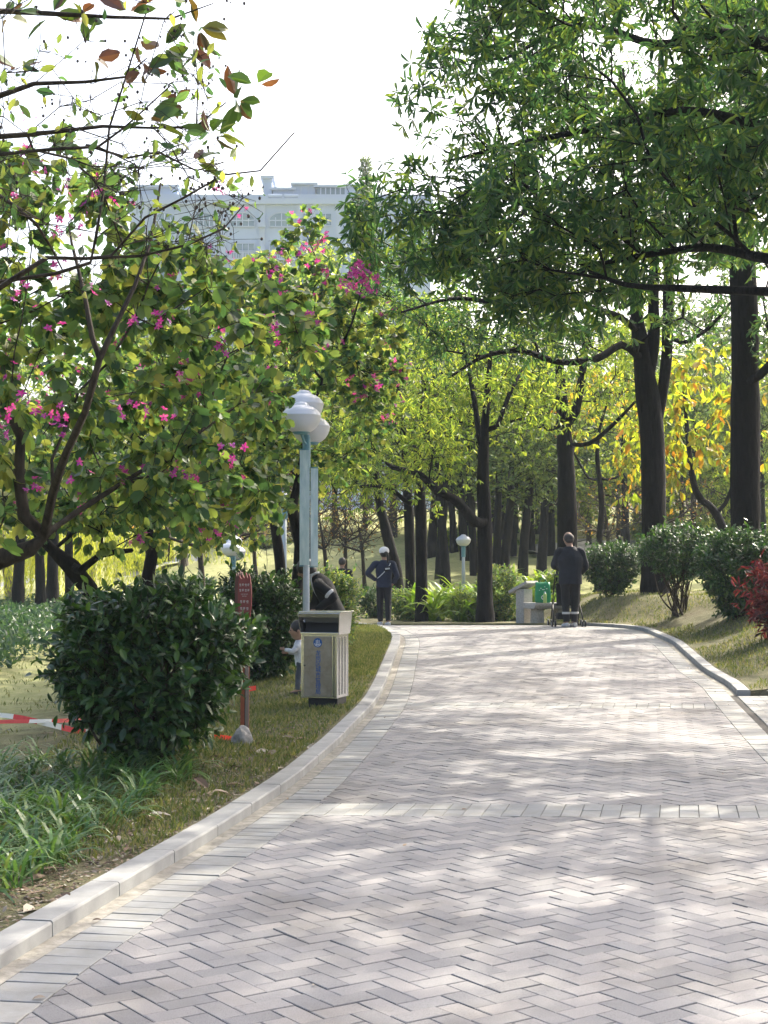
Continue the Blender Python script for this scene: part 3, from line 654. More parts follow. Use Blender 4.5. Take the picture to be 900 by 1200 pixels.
make_tree('bauhinia_tree', [gp(168, 17), A(170, 700, 17), A(178, 650, 17), A(172, 615, 17), A(176, 575, 17), A(190, 500, 17)], [.10, .075, .07, .06, .05, .03], [([A(205, 600, 16.6), A(245, 580, 16.3), A(290, 575, 16)], [.03, .022, .014])],
    clear(cat_([ell(220, 500, 17, 110, 95, 2.2, 62), ell(240, 590, 16.5, 80, 28, 1.6, 28), ell(120, 400, 18, 120, 90, 2, 40), ell(240, 380, 18, 100, 40, 2, 22)])), 'bauhinia with an upright black trunk behind the dark shrub, left of the small lamp', 'tree', bark='bark', leaf='leaf_bau', kind='butter', size=.09, per=7, ntw=5, tl=.3, droop=.6, tipr=.004, attach=.7, twr=.002, seg=.35, blossom=40, bl_size=.034, bl_pts=FB(fl2, 16, 1))
fl3 = [(420, 322), (412, 330), (426, 334), (432, 324), (405, 336), (422, 316), (390, 425), (412, 440), (440, 448), (465, 470), (398, 420), (300, 305), (335, 300), (355, 292), (350, 250), (362, 290), (330, 460), (420, 470)]
make_tree('bauhinia_tree', [gp(346, 20.5), A(348, 690, 20.5), A(352, 640, 20.5), A(343, 600, 20.5), A(350, 560, 20.5), A(365, 480, 20.5)], [.11, .085, .08, .07, .05, .03], [([A(385, 430, 20), A(410, 385, 19), A(428, 322, 17.6)], [.02, .014, .006]), ([A(350, 400, 20.5), A(372, 320, 20.5), A(355, 265, 20.5)], [.02, .013, .006])],
    cat_([ell(370, 450, 20.5, 95, 100, 2.4, 95), ell(320, 350, 21, 95, 42, 2, 45), ell(300, 560, 20, 70, 45, 2, 28), ell(425, 400, 20, 40, 55, 1.5, 18), ell(358, 285, 20.5, 14, 28, .4, 5)]), 'bauhinia with twisted black trunk right behind the lamp post, blossom along its top', 'tree', bark='bark', leaf='leaf_bau', kind='butter', size=.10, per=8, ntw=5, tl=.33, droop=.55, tipr=.004, attach=.7, twr=.002, seg=.4, blossom=45, bl_size=.05, bl_pts=cat_([FB(fl3[:6] * 2, 17.6, .1), FB(fl3[6:], 19.5, .6)]))
make_tree('bauhinia_tree', [gp(330, 24), A(330, 690, 24), A(326, 640, 24), A(318, 600, 24), A(305, 560, 24), A(290, 500, 24)], [.11, .085, .08, .07, .05, .03], [],
    cat_([ell(290, 480, 24, 90, 75, 2.4, 60), ell(250, 400, 25, 80, 60, 2, 35)]), 'bauhinia with leaning twin-looking trunk left of the lamp post behind the hedge', 'tree', bark='bark', leaf='leaf_bau', kind='butter', size=.11, per=7, ntw=5, tl=.36, droop=.55, tipr=.005, attach=.7, seg=.4, blossom=22, bl_size=.038)

# --- thin branches with broad leaves and seed heads, top left, close to the camera
Yn = 6.0
tt = [A(-560, 1250, 6.2), A(-540, 700, 6.2), A(-500, 300, 6.1), A(-440, 80, 6), A(-380, -80, 6)]; tt[0][2] = gz(tt[0][0], 6.2) - .1
LB = [([(-300, 10), (-150, 18), (-40, 12), (60, 16), (130, 20), (200, 22), (250, 4)], .02), ([(-300, 190), (-120, 170), (-40, 140), (0, 112), (40, 98), (100, 96), (148, 90), (172, 68)], .02),
      ([(-300, 180), (-100, 165), (0, 160), (60, 155), (120, 148), (180, 150), (230, 148), (265, 120)], .016), ([(-200, 195), (-60, 190), (0, 181), (60, 175), (115, 172), (145, 150), (200, 100)], .012),
      ([(-300, 250), (-100, 205), (-30, 215), (15, 240), (42, 262), (60, 290), (75, 320)], .014), ([(-300, 330), (-120, 340), (-20, 350), (15, 327), (55, 302), (100, 303), (165, 300), (220, 287), (262, 268), (286, 240)], .016),
      ([(-200, 330), (0, 330), (106, 308), (112, 280), (122, 220), (128, 150), (146, 95), (172, 12)], .009), ([(100, 170), (150, 185), (185, 178), (230, 200), (262, 190)], .006), ([(130, 300), (170, 255), (215, 232), (262, 205), (305, 200), (345, 155)], .006)]
limbs = []
for pl, r in LB:
    limbs.append(([A(x, y, Yn + .12 * math.sin(i * 1.3 + x * .01)) for i, (x, y) in enumerate(pl)], list(np.linspace(r, .003, len(pl)))))
o = tt[0].copy()
root = empty('seeding_tree', tuple(o), 'thin bare-branched tree with seed heads, rusty broad leaves, reaching in at the top left', 'tree')
tg = cat_([ell(130, 110, Yn, 150, 90, .8, 46), ell(60, 250, Yn, 110, 60, .8, 24), ell(200, 240, Yn, 90, 55, .6, 30), ell(-150, 150, Yn, 150, 200, 1, 30)])
tree = grow([tuple(p - o) for p in tt], [.11, .10, .08, .06, .03], [(np.array([p - o for p in lp]), lr) for lp, lr in limbs], tg - o, tipr=.0018, attach=.4, lenw=.3, seg=.15, wob=.12)
mt = MD(); skeleton(mt, tree, kmin=4); ml = MD(); PP, par, rad, kids, ends, ntr = tree
tip = foliage(mt, MD(), ends, PP, par, 'oval', .05, 1, 5, .13, 'alt', .1, .1, .0011)
tip2 = foliage(mt, MD(), [e for e in ends if rng.random() < .5], PP, par, 'oval', .05, 1, 3, .2, 'alt', .0, .0, .0009)
mt.build('trunk', M['bark2'], root, smooth=True)
for (x, y, n_) in [(168, 82, 9), (278, 118, 10), (232, 32, 8), (226, 55, 8), (175, 142, 8), (248, 158, 6), (110, 68, 4), (22, 82, 7), (60, 18, 6), (205, 120, 5), (228, 190, 4), (95, 18, 5), (300, 100, 4), (190, 55, 6), (150, 15, 5), (10, 20, 5)]:
    c = A(x, y, Yn + rng.normal(0, .1)) - o; d = nrm(rdir(n_) * np.array([1, .7, .8]) + np.array([.25, 0, .1])); leaves(ml, 'oval', c + d * .02, d, rdir(n_, 1), .125 * rng.uniform(.6, 1.15, n_))
sel = rng.choice(len(tip), min(len(tip), 1100), replace=False); ml.build('crown', M['leaf_mag'], root)
ml = MD(); leaves(ml, 'oval', tip[sel], rdir(len(sel), -.3), rdir(len(sel)), .05 * rng.uniform(.5, 1.5, len(sel))); ml.build('small_leaf_crown', M['leaf_bau'], root)
ms = MD(); sb = bmesh.new(); bmesh.ops.create_icosphere(sb, subdivisions=1, radius=1); iv = np.array([v.co[:] for v in sb.verts]); ifc = [tuple(v.index for v in f.verts) for f in sb.faces]; sb.free()
allt = cat_([tip, tip2]); cl = [A(x, y, Yn) - o for x, y in [(160, 60), (190, 90), (150, 125), (185, 150), (255, 215), (280, 235), (262, 262), (240, 235), (230, 210), (95, 60), (60, 120), (205, 40), (272, 5)]]
spt = list(allt[rng.choice(len(allt), 260)]) + [c + rng.normal(0, .035, 3) for c in cl for _ in range(9)]
for p in spt: ms.add(iv * rng.uniform(.0035, .0075) * np.array([1, 1, 1.25]) + p, ifc)
sd = ms.build('seed_pod', mat_noise('seed', G(.012, .010, .01), G(.05, .035, .03), 60, .8, 0), root); sd['kind'] = 'stuff'

# --- willows
def willow(px, Y, w, ytop, ybot, n, label, lean=0, tr=.16):
    base = gp(px, Y); root = empty('willow_tree', tuple(base), label, 'tree'); k = Y / F
    top = A(px + lean, ytop + 25, Y) - base
    t = grow([(0, 0, 0), (lean * k * .3, .1, top[2] * .35), (lean * k * .7, 0, top[2] * .7), tuple(top)], [tr * 1.3, tr, tr * .8, tr * .5], [], np.array([top + np.array([rng.uniform(-1, 1) * w * k, rng.uniform(-1, 1) * w * k * .7, rng.uniform(-.2, .9)]) for _ in range(60)]), tipr=.015, attach=.45)
    mt = MD(); skeleton(mt, t); ml = MD(); PP, par, rad, kids, ends, _ = t
    ends = np.array(ends); st = PP[rng.choice(ends, n)] + rng.normal(0, .45, (n, 3)); zb = A(px, ybot, Y)[2] - base[2]
    L = np.minimum(rng.uniform(1.0, 2.6, n), np.maximum(.5, st[:, 2] - zb - rng.uniform(0, .7, n)))
    for i in range(n):
        q = int(L[i] / .07); t_ = np.linspace(0, 1, q)[:, None]; sw = rng.normal(0, .12, 2)
        p = st[i] + np.concatenate([sw[0] * np.sqrt(t_), sw[1] * np.sqrt(t_), -L[i] * t_], 1)
        d = nrm(rdir(q) * .45 + np.array([0, 0, -1])); leaves(ml, 'sliver', p, d, rdir(q), .17 * rng.uniform(.6, 1.2, q))
    mt.build('trunk', M['bark3'], root, smooth=True); ml.build('crown', M['leaf_wil'], root); return root
willow(15, 44, 110, 590, 728, 520, 'yellow-green weeping willow at the left edge hanging over the ground cover', lean=-15)
willow(105, 48, 65, 590, 700, 300, 'yellow-green weeping willow just left of the crooked bauhinia trunk')
willow(215, 58, 75, 590, 690, 220, 'small pale willow behind the upright bauhinia trunk')

# --- background trees: one of each kind, then copies
def proto(x, Y, h, w, nt, leaf, size, bark, name, label, group, cat='tree', lowf=.4, ntw=6, per=8, tr=.14, kind='kite', lean=0., tl=.7):
    z = gz(x, Y) - .1
    tg = ew((x + lean, Y, z + h * (1 + lowf) / 2), (w / 2, w / 2, h * (1 - lowf) / 2), nt, .35)
    r = make_tree(name, [(x, Y, z), (x + lean * .2, Y, z + h * .2), (x + lean * .6 + .05, Y, z + h * .45), (x + lean, Y, z + h * .75)], [tr * 1.35, tr, tr * .85, tr * .35], [], tg, label, cat, group, bark, leaf, kind, size, per, ntw, tl, 'alt', .3, .012, .45, .006, seg=.8, tw=True)
    return r
gA = 'leafy trees filling the hillside behind'; gB = 'slender black trunks in the shady grove'; gC = 'small bare-branched rusty trees on the lawn slope'
pA = proto(-14, 88, 11, 8, 120, 'leaf_far', .34, 'bark2', 'hillside_tree', 'hazy mid-green tree in the wooded hillside beyond the lawns', gA, tl=1.0, lowf=.28)
pA2 = proto(-5, 92, 13, 8, 120, 'leaf_lite', .34, 'bark2', 'hillside_tree', 'hazy pale-green tree in the wooded hillside beyond the lawns', gA + ', paler ones', tl=1.0, lowf=.25)
pB = proto((515 - 450) / F * 52, 52, 7.5, 4.2, 70, 'leaf_far', .2, 'bark', 'grove_tree', 'slender black-trunked tree in the shady grove beyond the crest', gB, lowf=.45, tr=.14, lean=.3)
pB2 = proto((545 - 450) / F * 58, 58, 8.5, 4.5, 80, 'leaf_fard', .22, 'bark', 'grove_tree', 'slender dark-crowned tree in the shady grove beyond the crest', gB + ', darker crowns', lowf=.42, tr=.15, lean=-.5)
pC = proto((385 - 450) / F * 46, 46, 3.4, 3.4, 60, 'leaf_rust', .12, 'bark2', 'rusty_tree', 'small multi-branched tree with few rusty leaves on the lawn slope', gC, lowf=.4, ntw=4, per=1, tr=.07, lean=-.3, tl=.5)
spotsA = [((350 - 450) / F * 76, 76), ((392 - 450) / F * 72, 72), ((428 - 450) / F * 78, 78), ((462 - 450) / F * 70, 70), (-46, 84), (-39, 92), (-33, 86), (-27, 94), (-21, 84), (-10, 100), (2, 90), (9, 97), (15, 92), (22, 99), (28, 94), (34, 100), (41, 94), (-30, 104), (-18, 108), (8, 110), (20, 112), (-50, 100), (-42, 70), (-36, 76), (47, 88), (18, 80), (26, 84)]
for i, (x, y) in enumerate(spotsA):
    copy_tree(pA if i % 2 else pA2, (x, y, gz(x, y) - .1), rng.uniform(0, 6.28), rng.uniform(.82, 1.2))
spotsB = [(505, 60), (522, 49), (532, 62), (556, 52), (582, 56), (590, 48), (601, 60), (612, 50), (622, 63), (634, 54), (646, 60), (520, 70), (548, 68), (575, 72), (605, 72), (640, 74), (690, 74), (730, 70), (785, 72), (812, 58), (850, 76), (880, 66), (895, 52), (735, 56)]
for i, (px, y) in enumerate(spotsB):
    x = (px - 450) / F * y; copy_tree(pB if i % 3 else pB2, (x, y, gz(x, y) - .1), rng.uniform(0, 6.28), (rng.uniform(.75, 1.1),) * 2 + (rng.uniform(.85, 1.15),))
for px, y, s in [(405, 50, 1.0), (428, 47, .9), (455, 56, 1.1), (365, 55, 1.1), (270, 44, 1.2), (240, 40, 1.25), (300, 52, 1.0), (212, 50, 1.2), (715, 50, 1.0), (770, 52, 1.1), (480, 62, 1)]:
    x = (px - 450) / F * y; copy_tree(pC, (x, y, gz(x, y) - .05), rng.uniform(0, 6.28), s)
for i, (px, y, hh) in enumerate([(22, 40, 1.), (48, 38, 1.), (62, 41, 1.), (82, 39, .9), (-20, 37, 1.)]):   # dark trunks under the willows
    x = (px - 450) / F * y
    if i == 0: pW = proto(x, y, 5.5, 4.5, 50, 'leaf_fard', .18, 'bark', 'bank_tree', 'thick dark trunk standing in the ground cover under the willows', 'dark trunks under the willows', lowf=.5, tr=.15)
    else: copy_tree(pW, (x, y, gz(x, y) - .1), rng.uniform(0, 6), rng.uniform(.8, 1.05))
pD = proto((600 - 450) / F * 64, 64, 7, 5.5, 90, 'leaf_lite', .2, 'bark2', 'backlit_tree', 'low bright yellow-green backlit tree behind the grove trunks', 'bright backlit trees behind the grove', lowf=.22, tr=.1, per=9)
for px, y, s in [(515, 74, 1.0), (555, 64, .9), (590, 66, 1.), (615, 78, 1.2), (645, 68, 1.1), (675, 78, 1.2), (710, 74, 1.1), (745, 80, 1.2), (780, 74, 1.1), (820, 78, 1.2), (855, 74, 1.2), (890, 70, 1.2), (540, 76, 1.1), (570, 70, .9), (630, 72, 1.0), (660, 60, .9), (690, 66, 1.), (725, 62, .95), (760, 66, 1.1), (800, 60, 1.), (835, 66, 1.1), (870, 58, 1.), (905, 62, 1.1), (300, 72, 1.1), (340, 76, 1.), (250, 74, 1.), (200, 76, 1.1)]:
    x = (px - 450) / F * y; copy_tree(pD, (x, y, gz(x, y) - .1), rng.uniform(0, 6), s)
# a conifer showing over the crown on the right of the gap
cz = gz(-1.5, 120); o = empty('conifer_tree', (-1.5, 120, cz), 'spire of a hazy conifer above the foliage right of the building', 'tree')
mt = MD(); H = A(432, 184, 120)[2] - cz; tube(mt, [(0, 0, 0), (0, 0, H * .5), (0, 0, H)], [.45, .25, .03], 8); ml = MD()
for i in range(70):
    z = H * (.35 + .65 * i / 70); r = (1 - i / 70) ** .9 * 1.7 + .12
    for a in np.arange(6) * 1.047 + i * .7:
        e = np.array([math.cos(a) * r, math.sin(a) * r, z + .25 * r]); tube(mt, [(0, 0, z), e * [.6, .6, 1] - [0, 0, .1 * r], e], [.05, .03, .01], 3)
        n_ = int(5 + r * 6); t_ = rng.uniform(.15, 1, (n_, 1)); p = np.array([0, 0, z]) * (1 - t_) + e * t_; leaves(ml, 'sliver', p, nrm(rdir(n_) + np.array([math.cos(a), math.sin(a), .3])), rdir(n_), .6)
mt.build('trunk', M['bark2'], o); ml.build('crown', M['leaf_far'], o)

# ================================================================== SHRUBS
def shrub(name, px0, px1, ytop, Y, leaf, size, ns, label, kind='oval', z0=.08, bot=.6, per=8, stems=7, depth=.9, group=None, ybase=None, spread=.18, prick=.1, sht=.14, inner=.4):
    b = onground((px0 + px1) / 2, Y); k = Y / F; rx = (px1 - px0) / 2 * k; H = A(450, ytop, Y)[2] - b[2]
    root = empty(name, tuple(b), label, 'shrub', group); ml = MD(); mt = MD()
    d = rdir(ns); ph = rng.uniform(0, 6, 6)
    lump = 1 + .09 * np.sin(5 * d[:, 0] + ph[0]) * np.cos(4 * d[:, 2] + ph[1]) + .07 * np.sin(9 * d[:, 1] + 7 * d[:, 0] + ph[2]) + .06 * np.sin(11 * d[:, 2] + ph[3] + 6 * d[:, 0])
    u = np.where(rng.random(ns) < inner, rng.uniform(.45, .9, ns), rng.uniform(.88, 1.0, ns)) * lump
    sg = lambda v: np.sign(v) * np.abs(v) ** .8
    z = sg(d[:, 2]) * u; zz = H * (z0 + (1 - z0) * (z + 1) / 2); zr = np.clip((z + 1) / 2, 0, 1)
    prof = bot + (1 - bot) * sst(zr / .6)
    c = np.stack([sg(d[:, 0]) * u * rx * prof, sg(d[:, 1]) * u * rx * depth * prof, zz], 1)
    if z0 > .1:
        kp = rng.random(ns) < np.clip(.35 + zr * 1.6, 0, 1); c = c[kp]; d = d[kp]; ns = len(c)
    dd = nrm(d + rdir(ns) * .6 + np.array([0, 0, .35])); tl = sht * rng.uniform(.6, 1.5 + prick * 6, (ns, 1)) * np.where(rng.random((ns, 1)) < .12, 1.8, 1); tip = c + dd * tl * .5; bs_ = c - dd * tl * .5
    twigs(mt, bs_, tip, .0035, .002)
    t = rng.uniform(.1, 1.05, (ns, per, 1)); p = (bs_[:, None] + (tip - bs_)[:, None] * t).reshape(-1, 3); q = len(p)
    ld = nrm(np.repeat(dd, per, 0) * .7 + rdir(q) * .9 + np.array([0, 0, -.15])); nn = nrm(np.repeat(nrm(d), per, 0) * .8 + np.array([0, 0, .9]) + rng.normal(0, .35, (q, 3)))
    leaves(ml, kind, p, ld, nn, size * rng.uniform(.6, 1.2, q))
    for i in range(stems):
        a = rng.uniform(0, 6.28); r0 = rng.uniform(.02, .12) * rx * 2; e = c[rng.integers(ns)] * np.array([.85, .85, .8]); e[2] = max(e[2], H * .35)
        s = np.array([math.cos(a) * r0, math.sin(a) * r0, -.03]); mdp = (s + e) / 2 + rng.normal(0, .04, 3) * H; q, qr = smooth_line([s, mdp, e], [.016 * H ** .5, .011 * H ** .5, .005], .1); tube(mt, q, qr, 5)
        for _ in range(3):
            e2 = c[rng.integers(ns)] * .85; tube(mt, [mdp, (mdp + e2) / 2 + rng.normal(0, .03, 3), e2], [.008, .006, .003], 4)
    mt.build('stem', M['stem'], root, smooth=True); ml.build('foliage', M[leaf], root); return root
shrub('shrub', 70, 284, 696, 10.5, 'leaf_dark', .092, 1350, 'large dark glossy shrub in the left foreground, open at its foot', z0=.14, bot=.62, per=9, stems=22, sht=.15, inner=.35, prick=.1)
shrub('shrub', 256, 352, 672, 18, 'leaf_dark', .075, 1300, 'tall dark hedge bush behind the toddler', z0=.04, bot=.85, per=9, stems=10)
shrub('shrub', 336, 418, 673, 22, 'leaf_bau', .065, 1100, 'rounded yellow-green bush behind the bending woman', z0=.04, bot=.85, per=9)
shrub('shrub', 420, 460, 690, 39, 'leaf_dark', .08, 420, 'low dark bush behind the legs of the woman in the white cap', bot=.8)
shrub('shrub', 456, 506, 692, 37, 'leaf_bau', .08, 520, 'low bush at the foot of the paired slim trunks', bot=.85)
shrub('shrub', 560, 608, 664, 34.5, 'leaf_bau', .08, 620, 'mid-green bush between the limbed black tree and the stone plinth', bot=.8)
shrub('shrub', 528, 556, 694, 35, 'leaf_lite', .07, 300, 'small pale bush in front of the arching ginger leaves', bot=.8)
shrub('shrub', 684, 750, 640, 31.5, 'leaf_dark', .085, 950, 'rounded bush with open feet right of the man', z0=.14, bot=.6, stems=10)
shrub('shrub', 752, 838, 618, 28, 'leaf_dark', .085, 950, 'vase-shaped bush on bare fanned stems in front of the three-stemmed tree', z0=.42, bot=.55, stems=16)
shrub('shrub', 820, 915, 625, 25, 'leaf_dark', .085, 1500, 'large clipped dome bush at the right edge, left of the red-leaved plant', z0=.08, bot=.62, stems=8)
shrub('red_leaved_plant', 878, 944, 660, 21, 'leaf_red', .15, 240, 'red and maroon leaved cordyline at the right edge', z0=.1, bot=.7, kind='narrow', per=7)
shrub('shrub', 178, 212, 674, 47, 'leaf_dark', .1, 360, 'left of two clipped balls on the far lawn', bot=.8)
shrub('shrub', 214, 252, 677, 45, 'leaf_dark', .1, 360, 'right of two clipped balls on the far lawn', bot=.8)
for i, (a, b, t, y) in enumerate([(150, 190, 655, 62), (300, 345, 640, 66), (505, 560, 622, 64), (560, 640, 640, 66), (740, 800, 600, 66), (800, 860, 610, 64), (860, 920, 600, 66), (640, 690, 598, 78)]):
    s_ = shrub('shrub', a, b, t, y, 'leaf_lite', .2, 520, 'soft green shrub mass at the foot of the far trees', bot=.9, per=7, group='shrubs under the far trees')

def blades(md, base, n, L, w, up=1.0, droop=1.2, segs=5, sp=.03, wmul=None):
    for i in range(n):
        a = rng.uniform(0, 6.283); l = L * rng.uniform(.55, 1.15); h = np.array([math.cos(a), math.sin(a), 0]); side = np.array([-h[1], h[0], 0])
        el = rng.uniform(.55, 1.45) * up; p = base + rng.normal(0, sp, 3) * [1, 1, 0]; row = []; tw = rng.normal(0, .3)
        for k in range(segs + 1):
            t = k / segs; ww = w * (.55 + .9 * t if t < .5 else (1 - t) * 2) * rng.uniform(.97, 1.03); sd = side + np.array([0, 0, tw * t])
            row.append([p - sd * ww / 2, p + sd * ww / 2]); p = p + (h * math.cos(el) + np.array([0, 0, math.sin(el)])) * l / segs; el -= droop / segs * (1 + t)
        md.grid(np.array(row))
# strappy clumps in the bed at the lower left
gl = 'strap-leaved clumps in the bed beside the kerb'; n_cl = 0
cand = []
for _ in range(700):
    px = rng.uniform(-60, 245); y = rng.uniform(905, 1075)
    lim = 1075 - (px) * .62
    if y > lim - 10 or (px > 110 and y < 900): continue
    p = ghit(px, y, 5.5, 14)
    if all(np.hypot(p[0] - q[0], p[1] - q[1]) > .155 for q in cand): cand.append(p)
for p in cand[:95]:
    md = MD(); blades(md, np.zeros(3), int(rng.integers(16, 30)), rng.uniform(.26, .42), .019, droop=1.5)
    o = md.build('strap_leaf_plant', M['leaf_lily']); o.location = (p[0], p[1], gz(p[0], p[1]) + .035)
    tag(o, 'strap-leaved green lily clump in the bed between the big shrub and the kerb', 'plant', gl)
for (px, Y, lab) in [(530, 36, 'bright ginger clump with long arching leaves left of the limbed black tree'), (545, 37.5, 'bright ginger clump close behind the limbed black tree'), (512, 38, 'bright ginger clump right behind the paired slim trunks'), (618, 37, 'bright ginger clump showing above the stone plinth'), (642, 38, 'bright ginger clump behind the green bag'), (600, 39, 'bright ginger clump right of the limbed black tree'), (590, 41, 'bright ginger clump furthest back behind the bush by the plinth'), (553, 35.2, 'bright ginger clump leaning on the trunk of the limbed black tree')]:
    b = onground(px, Y); md = MD()
    for _ in range(9): blades(md, np.array([rng.normal(0, .35), rng.normal(0, .3), rng.uniform(0, .45)]), 30, .95, .08, up=1.05, droop=1.3, segs=4, sp=.1)
    o = md.build('ginger_plant', M['leaf_ging']); o.location = tuple(b); tag(o, lab, 'plant')

# --- grass, litter, ground cover
def scatter(n, x0, x1, y0, y1, test): 
    x = rng.uniform(x0, x1, n); y = rng.uniform(y0, y1, n); k = test(x, y); return x[k], y[k]
def patch(x, y, s=1.0, t=.0): return (np.sin(x * 2.1 * s + 1.3 * np.sin(y * 1.3 * s)) + np.sin(y * 1.7 * s + x * .8 * s + 2) + .8 * np.sin(x * 5.3 * s - y * 3.7 * s)) > t
sets = []
x, y = scatter(120000, -5.5, 0.6, 6.5, 24, lambda x, y: (x < xl(y) - KW - .02) & (patch(x, y, 1, -.6)) & ((x > -2.7) | (rng.random(len(x)) < .12) | (y < 9)) & (rng.random(len(x)) < np.clip(1.25 - (y - 7) / 17, .25, 1)))
sets.append((x, y, .055))
x, y = scatter(60000, -3.2, .6, 7.5, 20, lambda x, y: (x < xl(y) - KW - .03) & (x > xl(y) - 1.5)); sets.append((x, y, .05))
x, y = scatter(26000, -.8, .6, 18, 28, lambda x, y: (x < xl(y) - KW - .02) & (x > xl(y) - 1.6)); sets.append((x, y, .06))
x, y = scatter(60000, 3.5, 11, 15, 34, lambda x, y: (x > xr(y) + KW + .02) & ((y > KEND)) & patch(x, y, .8, -.4)); sets.append((x, y, .07))
md = MD()
for x, y, s in sets:
    p = np.stack([x, y, g(x, y) + KH * .75 - .004], 1); n = len(p); d = nrm(rdir(n) * .65 + np.array([0, 0, 1])); leaves(md, 'sliver', p, d, rdir(n), s * rng.uniform(.35, 1.25, n))
tag(md.build('grass', M['grass']), 'short patchy yellow-green grass along both kerbs', 'grass', kind='stuff')
md = MD()
x, y = scatter(60000, -4, .2, 5.0, 14, lambda x, y: (x < xl(y) - KW - .01) & (rng.random(len(x)) < np.where(x > xl(y) - .75, .95, .10)) & (rng.random(len(x)) < np.clip(1.6 - y / 11, .12, 1)))
x2, y2 = scatter(4500, 3.6, 9, 15.7, 30, lambda x, y: (x > xr(y) + KW + .01))
x = cat_([x, x2]); y = cat_([y, y2]); n = len(x)
leaves(md, 'oval', np.stack([x, y, g(x, y) + KH * .75 + rng.uniform(.002, .015, n)], 1), nrm(rdir(n) * [1, 1, .12]), nrm(rdir(n) * .35 + [0, 0, 1]), np.where(rng.random(n) < .02, .11, .026) * rng.uniform(.5, 1.4, n))
px_, py_ = scatter(650, -1.5, 4.4, 5, 27, lambda x, y: (x > xl(y) + .02) & (x < xr(y) - .02) & (rng.random(len(x)) < np.where(np.minimum(x - xl(y), xr(y) - x) < .2, 1, .12))); n = len(px_)
leaves(md, 'oval', np.stack([px_, py_, P(py_) + .006], 1), nrm(rdir(n) * [1, 1, .1]), nrm(rdir(n) * .2 + [0, 0, 1]), .03 * rng.uniform(.5, 1.6, n))
tag(md.build('leaf_litter', M['litter']), 'dry fallen leaves and chips on the soil beside the kerbs', 'leaf litter', kind='stuff')
md = MD()
x, y = scatter(130000, -22, -3.0, 15, 44, lambda x, y: ((x < -5.1 + .15 * np.sin(y * 2)) & (y > 15) | (y > 27 + np.clip(x + 5, 0, 9) * 3 + .3 * np.sin(x * 3))) & (y < 43))
n = len(x); leaves(md, 'kite', np.stack([x, y, g(x, y) + rng.uniform(.02, .42, n)], 1), rdir(n, .8), rdir(n, 1), .11 * rng.uniform(.6, 1.3, n))
tag(md.build('ground_cover', mat_leaf('leaf_cover', [G(.02, .05, .03), G(.035, .08, .04), G(.06, .115, .05)], .35, .45, 1.3)), 'deep blue-green ground cover on the bank under the willows', 'ground cover', kind='stuff')

# ================================================================== OBJECTS
def rz(a): c, s = math.cos(a), math.sin(a); return np.array([[c, -s, 0], [s, c, 0], [0, 0, 1.]])
def rx_(a): c, s = math.cos(a), math.sin(a); return np.array([[1., 0, 0], [0, c, -s], [0, s, c]])
def lathe(md, prof, c=(0, 0, 0), k=28, mi=0):
    a = np.linspace(0, 2 * math.pi, k, endpoint=False)
    g3 = np.array([[[r * math.cos(t) + c[0], r * math.sin(t) + c[1], z + c[2]] for t in a] for r, z in prof]); md.grid(g3, close=True, mi=mi)
def prism(md, outline, z0, z1, tf=lambda p: p, mi=0):     # outline in (u,v), extruded along w
    n = len(outline); V = [tf((u, v, z0)) for u, v in outline] + [tf((u, v, z1)) for u, v in outline]
    md.add(V, [tuple(range(n))[::-1], tuple(range(n, 2 * n))] + [(i, (i + 1) % n, n + (i + 1) % n, n + i) for i in range(n)], mi)
def text_mesh(txt, size, name, mat, parent, loc, rot, ext=.0006, space=1.0, align='CENTER'):
    cu = bpy.data.curves.new('t', 'FONT'); cu.body = txt; cu.size = size; cu.align_x = align; cu.align_y = 'CENTER'; cu.extrude = ext; cu.space_line = space; cu.offset = size * .008
    o = bpy.data.objects.new('t', cu); C.objects.link(o); dg = bpy.context.evaluated_depsgraph_get(); me = bpy.data.meshes.new_from_object(o.evaluated_get(dg)); bpy.data.objects.remove(o)
    me.name = name; me.materials.clear(); me.materials.append(mat); q = bpy.data.objects.new(name, me); C.objects.link(q); q.parent = parent; q.location = loc; q.rotation_euler = rot; return q
mw = mat_plain('white_plastic', G(.62, .63, .66), .3, c2=G(.60, .61, .64), scale=2); mpost = mat_plain('pale_post', G(.42, .46, .50), .4, c2=G(.37, .42, .46)); mteal = mat_plain('teal_metal', G(.12, .28, .34), .4)
mdark = mat_plain('dark', G(.02, .02, .022), .6); mblack = mat_plain('black_plastic', G(.025, .025, .028), .5)
mban = mat_noise('banner', G(.36, .48, .49), G(.66, .72, .70), 3.5, .5, 0, dim=(5, 5, 1.2))
m, nt, bs = newmat('steel'); n_ = noise(nt, 60, 4, .6, dim=(1, 1, 30)); r_ = ramp(nt, [(.2, G(.46, .46, .45)), (.8, G(.64, .635, .62))], n_.outputs['Fac']); nt.links.new(r_.outputs[0], bs.inputs['Base Color']); bs.inputs['Metallic'].default_value = .9; bs.inputs['Roughness'].default_value = .2; bump(nt, bs, n_.outputs['Fac'], .06, .001); msteel = m
m, nt, bs = newmat('steel_door'); n_ = noise(nt, 9, 6, .7); r_ = ramp(nt, [(.3, G(.24, .20, .15)), (.7, G(.36, .32, .27))], n_.outputs['Fac']); nt.links.new(r_.outputs[0], bs.inputs['Base Color']); bs.inputs['Metallic'].default_value = .75; bs.inputs['Roughness'].default_value = .42; msteel2 = m

